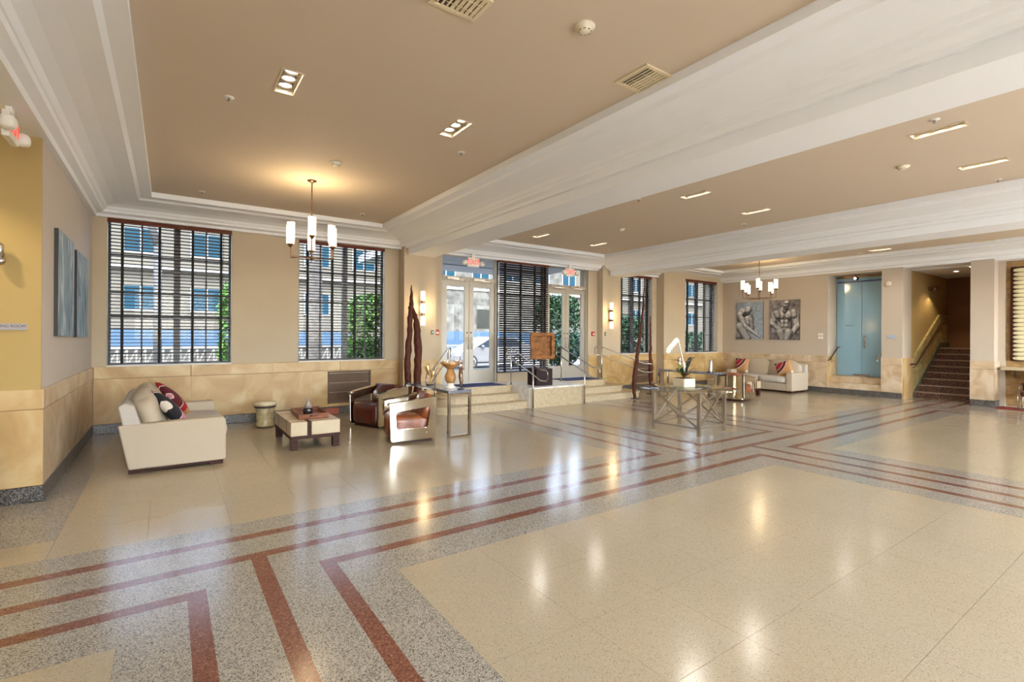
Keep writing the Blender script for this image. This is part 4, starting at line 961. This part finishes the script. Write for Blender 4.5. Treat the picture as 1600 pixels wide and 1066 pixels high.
t = thing('orchid_planter', 'white orchid with a bent flower stem in a square cream planter on the round table', 'potted orchid', (RT[0] + .0, RT[1] + .1, .757), d_(-34.8))
G().prism(rpoly([(-.14, -.14), (.14, -.14), (.14, .14), (-.14, .14)], .03), 0, .15, 'z').move(Matrix.Rotation(d_(28), 4, 'Z')).build('pot', mat('cream_pot', (.70, .60, .42), .4), t, bevel=.006)
G().box(-.12, -.12, .15, .12, .12, .158).move(Matrix.Rotation(d_(28), 4, 'Z')).build('soil', mat('bark', (.06, .035, .02), .9), t)
def leaf(a, L, w, z0, lift, m, name='leaf'):
    g = G(); vs = []; n = 8
    for i in range(n + 1):
        s_ = i / n; r = L * s_; z = z0 + lift * math.sin(s_ * PI * .62) * L; ww = w * math.sin(PI * min(1, s_ * .92 + .08)) ** .7
        for k in (-1, 0, 1): vs.append((math.cos(a) * r - math.sin(a) * ww * k, math.sin(a) * r + math.cos(a) * ww * k, z + (.25 * ww if k else 0)))
    g.add(vs, [(i * 3 + k, i * 3 + k + 1, (i + 1) * 3 + k + 1, (i + 1) * 3 + k) for i in range(n) for k in range(2)], True); g.build(name, m, t)
YG = mat('lime_leaf', (.28, .30, .05), .45); DKL = mat('dark_leaf', (.02, .035, .015), .35); BRL = mat('bronze_leaf', (.12, .05, .03), .4)
for a, L, w, z, li, m in ((2.6, .24, .04, .15, .5, YG), (3.3, .2, .035, .15, .9, YG), (2.0, .2, .035, .15, 1.2, YG), (-.2, .24, .045, .16, .7, DKL), (.5, .27, .05, .17, 1.3, DKL), (-1.0, .22, .045, .16, .4, BRL), (-1.7, .2, .04, .16, .5, BRL), (.1, .2, .04, .18, .5, YG), (1.2, .22, .045, .16, .8, DKL), (-2.4, .18, .035, .16, .7, LEAFM), (3.9, .17, .035, .16, 1.0, LEAFM), (-.5, .16, .04, .18, 1.3, DKL)): leaf(a, L, w, z, li, m)
for a, L, m in ((2.9, .2, BRL), (.1, .2, BRL)): leaf(a, L, .045, .42, .25, m)
OW = mat('orchid_white', (.80, .76, .68), .5)
G().tube([(0, 0, .15), (.01, 0, .3), (-.02, .0, .45), (-.05, .01, .62), (-.085, .02, .78), (-.11, .02, .83), (-.18, .03, .80), (-.27, .05, .70)], [.009, .014, .012, .009, .008, .006, .005, .003], 8).build('flower_stem', OW, t)
G().tube([(0, .01, .16), (-.03, .01, .26), (.02, .0, .36), (0, 0, .45)], [.02, .022, .018, .008], 8).build('twisted_root', mat('pale_root', (.60, .56, .55), .6), t)
for k in range(7):
    s_ = k / 6; c = Vector((-.13 - .15 * s_, .03, .825 - .14 * s_ * (1 + .3 * s_))); g = G()
    for j in range(5):
        a = 2 * PI * j / 5 + k; g.puff((c.x + .012, c.y - .02 + .0, c.z), (.001, .001, .001), 2, 2) if False else None
        u = Vector((math.cos(a) * .6, -.35, math.sin(a))).normalized() * .032; g.puff(tuple(c + u), (.022, .010, .022), 3, 2)
    g.build('blossom', OW, t)
# ---- driftwood ----------------------------------------------------------
def knot(pts, rs, seed, sub=5):
    rr = random.Random(seed); P = [Vector(p) for p in pts]; out = []; ro = []
    for i in range(len(P) - 1):
        for k in range(sub):
            s_ = k / sub; out.append(P[i].lerp(P[i + 1], s_) + Vector((rr.uniform(-1, 1), rr.uniform(-1, 1), 0)) * .010); ro.append((rs[i] * (1 - s_) + rs[i + 1] * s_) * rr.uniform(.86, 1.14))
    out.append(P[-1]); ro.append(rs[-1]); return out, ro
t = thing('driftwood_sculpture', 'tall forked red-brown driftwood sculpture standing left of the lit sconce', 'sculpture', (4.02, 9.35, 0), d_(-34.8))
G().box(-.16, -.12, 0, .20, .12, .03).build('base', BLACK, t)
p, r = knot([(-.05, 0, .03), (-.06, 0, .6), (-.07, 0, 1.15), (-.04, 0, 1.6), (-.02, 0, 2.0), (0.0, 0, 2.25), (-.005, 0, 2.45), (0, 0, 2.66)], [.075, .072, .07, .055, .055, .05, .028, .008], 1); G().tube(p, r, 12).build('trunk', DRIFT, t)
p, r = knot([(.13, 0, .03), (.13, 0, .6), (.14, 0, 1.15), (.13, 0, 1.6), (.10, 0, 1.95), (.02, 0, 2.2)], [.085, .08, .078, .068, .055, .03], 2); G().tube(p, r, 12).build('branch', DRIFT, t)
t = thing('driftwood_pole', 'tall thin leaning driftwood pole at the right end of the entry steps', 'sculpture', (10.12, 8.86, 0), d_(-34.8))
G().box(-.10, -.08, 0, .10, .08, .012).build('base', BLACK, t)
p, r = knot([(0, 0, .01), (-.02, 0, .4), (.02, 0, .85), (.08, 0, 1.3), (.14, 0, 1.8), (.2, 0, 2.3), (.22, 0, 2.8), (.24, 0, 3.2)], [.045, .055, .055, .045, .035, .03, .018, .010], 3); G().tube(p, r, 10).build('trunk', DRIFT, t)
t = thing('driftwood_pole', 'slim upright driftwood pole on a dark base, right of the leaning one', 'sculpture', (11.45, 9.45, 0), d_(-34.8))
G().lathe([(.13, 0), (.13, .012), (.001, .014)], 20).build('base', BLACK, t); G().tube([(0, 0, .01), (0, 0, .28)], .012, 8).build('rod', BLACK, t)
p, r = knot([(0, 0, .18), (.01, 0, .4), (.0, 0, .7), (0, 0, 1.05), (0, 0, 1.5), (-.01, 0, 2.0), (-.01, 0, 2.25)], [.02, .06, .07, .05, .028, .022, .010], 4); G().tube(p, r, 10).build('trunk', DRIFT, t)
# ---- pedestal and burl panel on the plinth ------------------------------
t = thing('display_pedestal', 'dark red-black box pedestal on the stone plinth between the flights', 'pedestal', (7.36, 9.40, .47), d_(-4)); G().box(-.23, -.2, 0, .23, .2, .40).build('body', mat('oxblood_lacquer', (.014, .003, .004), .5, spec=.2), t, bevel=.006)
t = thing('burl_wood_bowl', 'square carved burl wood bowl propped on a stand above the dark pedestal', 'wood bowl', (7.40, 9.36, .87), d_(-22))
G().box(-.10, -.06, 0, .10, .06, .012).bar((-.06, 0, .01), (-.06, .03, .30), .012, .012).bar((.06, 0, .01), (.06, .03, .30), .012, .012).bar((0, .05, .01), (0, .07, .6), .012, .012).tube([(0, .07, .62), (-.03, .02, .90), (-.10, 0, .88)], .008, 6).tube([(0, .07, .62), (.03, .02, .90), (.10, 0, .88)], .008, 6).build('stand', BLACK, t)
rr = random.Random(9); o8 = []; i8 = []
def wob(pts, am): return [(x + rr.uniform(-am, am), z + rr.uniform(-am, am)) for x, z in pts]
def sq(h_, w_, c, n=6):
    P = []
    for (x0, z0), (x1, z1) in (((-w_, -h_), (w_, -h_)), ((w_, -h_), (w_, h_)), ((w_, h_), (-w_, h_)), ((-w_, h_), (-w_, -h_))):
        for k in range(n): P.append((x0 + (x1 - x0) * k / n, c + z0 + (z1 - z0) * k / n))
    return P
OUT = wob(sq(.32, .30, .54), .010); INN = wob(sq(.23, .21, .54), .008)
G().ring(OUT, INN, -.05, .04, 'y').build('rim', BURL, t, bevel=.01)
G().prism(wob(sq(.24, .22, .54), .004), .025, .045, 'y').build('bowl_floor', BURL, t)
# ================================================================ PICTURES
def canvas(lab, loc, rz, w, h_, fn=None, m=None, group=None, nx=70, nz=95):
    """local: face towards -y, width x, height z"""
    t = thing('canvas_picture', lab, 'picture', loc, rz, group)
    G().box(0, -.035, 0, w, 0, h_).build('stretcher', mat('canvas_edge', (.03, .028, .03), .6), t)
    vs = [(w * i / nx, -.0355, h_ * j / nz) for i in range(nx + 1) for j in range(nz + 1)]
    fs = [(i * (nz + 1) + j, (i + 1) * (nz + 1) + j, (i + 1) * (nz + 1) + j + 1, i * (nz + 1) + j + 1) for i in range(nx) for j in range(nz)]
    o = G().add(vs, fs).build('painted_face', m, t)
    if fn:
        ca = o.data.color_attributes.new('art', 'FLOAT_COLOR', 'POINT')
        for k, v in enumerate(o.data.vertices): ca.data[k].color = (*fn(v.co.x / w, v.co.z / h_), 1)
    return t
am, an, al, ab = nodes('painted_art'); att = an.new('ShaderNodeAttribute'); att.attribute_name = 'art'; al.new(att.outputs['Color'], ab.inputs['Base Color']); ab.inputs['Roughness'].default_value = .6
def blend_mat():
    m, n, l, b = nodes('blue_abstract'); g = n.new('ShaderNodeNewGeometry'); mp = n.new('ShaderNodeMapping'); mp.inputs['Scale'].default_value = (1, 3.2, .7)
    t = n.new('ShaderNodeTexNoise'); t.inputs['Scale'].default_value = 2.2; t.inputs['Detail'].default_value = 9; t.inputs['Distortion'].default_value = 1.6
    l.new(g.outputs['Position'], mp.inputs[0]); l.new(mp.outputs[0], t.inputs['Vector']); r = n.new('ShaderNodeValToRGB'); e = r.color_ramp.elements
    e[0].position = .3; e[0].color = (.03, .07, .13, 1); e[1].position = .7; e[1].color = (.60, .64, .66, 1); q = e.new(.5); q.color = (.20, .29, .38, 1)
    l.new(t.outputs['Fac'], r.inputs[0]); l.new(r.outputs[0], b.inputs['Base Color']); b.inputs['Roughness'].default_value = .5; return m
BA = blend_mat()
canvas('blue-grey abstract canvas on the left wall, the nearer of the two', (XL + .001, 7.27, 1.62), PI / 2, 1.11, 1.18, None, BA, 'blue abstract canvases on the left wall', 2, 2)
canvas('blue-grey abstract canvas on the left wall, the farther of the two', (XL + .001, 8.62, 1.60), PI / 2, 1.06, 1.15, None, BA, 'blue abstract canvases on the left wall', 2, 2)
def caps_shade(caps, u, v, bgc, asp):
    """generic marble-like figure made of overlapping rounded limbs"""
    col = bgc; x = u * asp
    for (x0, y0, x1, y1, r0, r1, tone) in caps:
        ax, ay, bx, by = x0 * asp, y0, x1 * asp, y1; dx, dy = bx - ax, by - ay; L2 = dx * dx + dy * dy + 1e-9
        s_ = max(0, min(1, ((x - ax) * dx + (v - ay) * dy) / L2)); cx, cy = ax + dx * s_, ay + dy * s_; r = r0 + (r1 - r0) * s_; d = math.hypot(x - cx, v - cy)
        if d < r:
            k = (x - cx) / r; k2 = (v - cy) / r; nz_ = math.sqrt(max(0, 1 - k * k - k2 * k2)); lt = max(0, .55 * k2 - .15 * k + .82 * nz_)
            c = tone * (.04 + 1.0 * lt ** 2.2); col = (c, c * .96, c * .94)
    return col
from mathutils import noise as N_
def n2(u, v, s_): return N_.noise(Vector((u * s_, v * s_, s_))) 
F2 = [(.20, .62, .08, .40, .12, .09, .5), (.85, .60, .92, .30, .11, .08, .6), (.5, .12, .5, .30, .17, .2, .5), (.5, .30, .5, .45, .19, .20, .55), (.5, .60, .5, .66, .20, .18, .5),
      (.40, .60, .38, .62, .10, .11, .62), (.63, .60, .65, .62, .10, .11, .62), (.43, .46, .43, .44, .055, .055, .6), (.57, .46, .57, .44, .055, .055, .6), (.43, .36, .43, .34, .05, .05, .55), (.57, .36, .57, .34, .05, .05, .55),
      (.24, .67, .27, .60, .085, .08, .5), (.80, .68, .82, .60, .085, .08, .55), (.10, .40, .34, .24, .07, .05, .55), (.92, .34, .70, .10, .08, .055, .6), (.36, .18, .44, .02, .11, .1, .42), (.64, .18, .58, .02, .11, .1, .45),
      (.52, .72, .54, .80, .06, .06, .25), (.55, .86, .56, .89, .085, .09, .62), (.56, .80, .57, .78, .055, .05, .12), (.54, .93, .60, .93, .05, .05, .7)]
F1 = [(.05, .10, .2, .5, .17, .2, .45), (.2, .5, .42, .55, .2, .17, .5), (.25, .70, .20, .60, .15, .16, .62), (.42, .55, .45, .45, .13, .12, .68), (.55, .52, .60, .30, .07, .06, .45), (.15, .66, .30, .36, .10, .08, .72),
      (.30, .36, .88, .06, .075, .03, .66), (.12, .34, .40, .02, .12, .12, .55), (.30, .66, .40, .72, .06, .06, .05), (.46, .80, .44, .77, .095, .09, .72), (.44, .69, .40, .67, .055, .04, .10)]
def art1(u, v):
    b = .30 + .12 * n2(u, v, 3) + .10 * u; c = caps_shade(F1, u, v, (b * .80, b * .95, b * 1.12), .73); k = 1 + .35 * n2(u, v, 14); return tuple(max(0, q * k) for q in c)
def art2(u, v):
    b = .12 + .10 * n2(u, v, 4) + .07 * n2(u, v, 11) + .05 * (v > .3); c = caps_shade(F2, u, v, (b * 1.1, b, b * 1.0), .75); k = 1 + .45 * n2(u, v, 15); return tuple(max(0, q * k) for q in c)
canvas('black and white canvas of a bending marble figure above the far sofa', (XR - .001, 9.65, 1.58), -PI / 2, .93, 1.26, art1, am, 'figure canvases above the far sofa')
canvas('sepia canvas of a bearded marble torso, right of the pair above the far sofa', (XR - .001, 8.50, 1.57), -PI / 2, .94, 1.28, art2, am, 'figure canvases above the far sofa')
# ================================================================ OUTSIDE
PAVE = mat('white_pavement', (.12, .116, .11), .9, spec=.05, var=.1, vscale=2); ROAD = mat('asphalt', (.22, .22, .22), .9, var=.1, vscale=3)
S(G().box(-30, -40, -.2, 60, YF - .2, .0).build('added_bounce_ground', mat('bounce_ground_pale', (.7, .66, .6), .8)))  # unseen ground, made pale to bounce daylight into the room
S(G().box(-30, -15.5, 0, 60, -15, 1.3).build('added_glare_block', mat('glare_block_render', (.35, .31, .26), .8)))  # unseen low barrier added to cut horizon glare on the metal furniture
gr = S(G().box(-30, 10.87, -.2, 60, 16.4, .40).build('ground', PAVE)); S(G().box(-30, 16.4, -.2, 60, 24.5, .08).build('street', ROAD, gr)); S(G().box(-30, 24.5, -.2, 60, 27, .22).build('far_pavement', PAVE, gr))
S(G().box(5.0, 10.56, .40, 10.2, 11.6, .46).build('door_threshold', PAVE, gr))
CAN = mat('canopy_grey', (.60, .61, .63), .7)
t = S(G().box(4.6, 10.86, 3.78, 10.8, 14.6, 3.98).build('entrance_canopy', CAN))
for x in (5.6, 6.6, 8.4, 9.4): S(G().lathe([(.07, 3.775), (.07, 3.77), (.001, 3.77)], 14, (x, 12.6, 0)).build('canopy_lamp', PAINTW, t))
for y in (11.6, 13.2): S(G().box(4.6, y, 3.765, 10.8, y + .03, 3.78).build('canopy_joint', GREYF, t))
FAC = mat('cream_facade', (.105, .097, .080), .9, spec=.05, var=.15, vscale=.8); FAC2 = mat('grey_facade', (.12, .115, .10), .9, spec=.05, var=.5, vscale=2.2, col2=(.05, .05, .045)); BLU = mat('blue_shutter', (.010, .038, .06), .9, spec=.05); BLUW = mat('blue_band', (.05, .085, .13), .9, spec=.05)
bd = thing('apartment_building', 'cream apartment block with blue louvred windows across the street', 'building', (0, 27, 0))
G().box(-16, 0, 0, 46, 6, 7.1).build('wall', FAC, bd); G().box(11.5, -.25, 0, 24, 0, 7.3).build('bay', FAC2, bd)
for z in (4.45, 6.98): G().box(-16, -.35, z, 46, -.0, z + .14).build('ledge', mat('ledge_white', (.26, .25, .23), .7), bd)
wm = mat('window_trim_white', (.2, .2, .195), .9, spec=.05)
k = 0
for zz in (2.65, 5.15):
    for i in range(24):
        x = -13.9 + i * 2.45; yb = -.25 if 11.5 < x + .6 < 24 else 0
        if zz < 3 and 12.5 < x < 22: continue
        w_ = G().ring([(x, zz), (x + 1.3, zz), (x + 1.3, zz + 1.15), (x, zz + 1.15)], [(x + .07, zz + .07), (x + 1.23, zz + .07), (x + 1.23, zz + 1.08), (x + .07, zz + 1.08)], yb - .06, yb, 'y').box(x + .61, yb - .05, zz, x + .69, yb, zz + 1.15).build('window', wm, bd)
        g = G()
        for q in range(7): g.box(x + .07, yb - .04, zz + .08 + q * .145, x + .61, yb - .01, zz + .20 + q * .145); g.box(x + .69, yb - .04, zz + .08 + q * .145, x + 1.23, yb - .01, zz + .20 + q * .145)
        g.build('louvre', BLU, w_)
G().box(-4, -.30, 1.1, 8, -.02, 1.85).build('blue_band', BLUW, bd); G().box(11, -.45, .3, 26, -.27, 1.9).build('blue_band', BLUW, bd)
G().box(15.9, -.30, 2.1, 16.9, -.26, 3.3).build('dark_window', mat('dark_window', (.006, .008, .008), .9, spec=.05), bd)
fe = thing('breeze_block_wall', 'low white patterned block wall along the far pavement', 'wall', (-14, 25.2, .22))
BW = mat('breeze_white', (.16, .16, .15), .9, spec=.05); g = G().box(0, -.05, 0, 30, .05, .12).box(0, -.05, .80, 30, .05, .9)
for i in range(100): g.box(i * .3, -.04, .12, i * .3 + .06, .04, .8); g.bar((i * .3 + .03, 0, .12), (i * .3 + .33, 0, .8), .05, .05)
g.build('block_screen', BW, fe)
# street lamp post behind the first window
lp = thing('utility_pole', 'grey utility pole across the street seen through the leftmost window', 'pole', (-.35, 23.4, .08)); G().tube([(0, 0, 0), (0, 0, 5.1)], .14, 10).build('post', mat('pole_grey', (.05, .05, .05), .7), lp); G().tube([(0, 0, 5.0), (-.5, 0, 6.6)], [.16, .05], 8).build('strut', mat('pole_grey', (.05, .05, .05), .7), lp)
pc = thing('round_column', 'pitted stone column outside the second window', 'column', (3.97, 17.2, .08)); G().lathe([(.28, 0), (.24, .1), (.24, 6.4), (.28, 6.5)], 20).build('shaft', mat('pitted_stone', (.10, .09, .08), .9, var=.5, vscale=7), pc)
# planting
LM = [mat('hedge_leaf_light', (.10, .24, .04), .6, var=.5, vscale=5), mat('hedge_leaf_dark', (.025, .09, .03), .6, var=.5, vscale=5)]
def shrub(loc, size, n, lab, m, seed):
    t = thing('hedge_shrub', lab, 'shrub', loc, 0, 'shrubs outside the windows'); rr = random.Random(seed); g = G()
    for k in range(n):
        while True:
            p = Vector((rr.uniform(-1, 1), rr.uniform(-1, 1), rr.uniform(-1, 1)))
            if p.length < 1.15: break
        p = Vector([math.copysign(abs(q) ** .7, q) for q in p]); c = Vector((p.x * size[0], p.y * size[1], size[2] * (1.08 + p.z))); a = rr.uniform(0, 6.3); e = rr.uniform(-.9, .9); L = rr.uniform(.06, .13)
        u = Vector((math.cos(a) * math.cos(e), math.sin(a) * math.cos(e), math.sin(e))) * L; w = u.cross(Vector((rr.uniform(-1, 1), rr.uniform(-1, 1), 1))).normalized() * L * .35
        g.add([c - u, c + w, c + u, c - w], [(0, 1, 2, 3)])
    o = g.build('foliage', m, t); o['kind'] = 'stuff'
    for k in range(4): G().tube([(rr.uniform(-.2, .2) * size[0], 0, 0), (rr.uniform(-.4, .4) * size[0], 0, size[2])], .02, 6).build('stem', ESPRESSO, t)
shrub((1.55, 14.6, .40), (.5, .5, 1.25), 2600, 'bright green shrub outside the right edge of the leftmost window', LM[0], 11)
shrub((5.15, 14.0, .40), (1.05, .5, 1.16), 7000, 'dense green shrub outside the right half of the second window', LM[0], 12)
shrub((2.45, 15.0, .40), (.25, .4, 1.3), 500, 'small green shrub at the left edge of the second window', LM[0], 13)
shrub((12.3, 14.6, .40), (.95, .5, 1.35), 5000, 'dark green shrub outside the right entrance doors', LM[1], 14)
shrub((16.6, 14.2, .40), (2.6, .6, 1.00), 11000, 'dark hedge outside the window behind the thin driftwood poles', LM[1], 15)
shrub((21.2, 14.6, .40), (1.2, .6, .7), 2500, 'sparse hedge outside the rightmost window', LM[1], 16)
# white car
car = thing('parked_car', 'white car parked in the street, seen through the left entrance doors', 'car', (10.75, 20.0, .08))
CW = mat('car_white', (.15, .15, .15), .4, spec=.2); side = [(0, .35), (.02, .62), (.12, .78), (.95, .98), (1.75, 1.42), (2.2, 1.52), (3.4, 1.50), (4.1, 1.15), (4.4, 1.05), (4.45, .4), (4.3, .28), (.2, .25)]
G().prism(side, 0, 1.75, 'y').build('body', CW, car, bevel=.05, seg=3)
G().prism([(1.15, 1.03), (1.82, 1.38), (2.2, 1.45), (2.25, 1.03)], -.012, 0.02, 'y').prism([(2.32, 1.03), (2.32, 1.46), (3.35, 1.43), (3.75, 1.08)], -.012, .02, 'y').build('side_window', mat('car_glass', (.012, .02, .03), .4), car)
for x in (.85, 3.55):
    M_ = Matrix.Translation((x, .0, .32)) @ Matrix.Rotation(PI / 2, 4, 'X')
    w_ = G().lathe([(.20, .03), (.33, .03), (.35, 0), (.35, -.2), (.2, -.2)], 28).move(M_).build('tyre', mat('tyre', (.02, .02, .02), .8), car)
    g = G().lathe([(.001, .01), (.06, .02), (.06, .035), (.001, .04)], 16)
    for q in range(5): a = q * 2 * PI / 5; g.bar((0, 0, .02), (math.cos(a) * .2, math.sin(a) * .2, .02), .05, .02)
    g.lathe([(.19, .035), (.225, .035), (.225, .0), (.19, 0)], 28).move(M_).build('wheel_rim', STEEL, w_)
G().box(.02, -.015, .62, .28, .02, .74).build('headlamp', mat('lamp_clear', (.5, .55, .6), .1), car)
G().puff((1.42, -.10, 1.06), (.07, .08, .06), 4, 3).build('wing_mirror', CW, car)
G().box(.2, -.01, .25, 4.3, .01, .33).build('sill', BLACK, car)
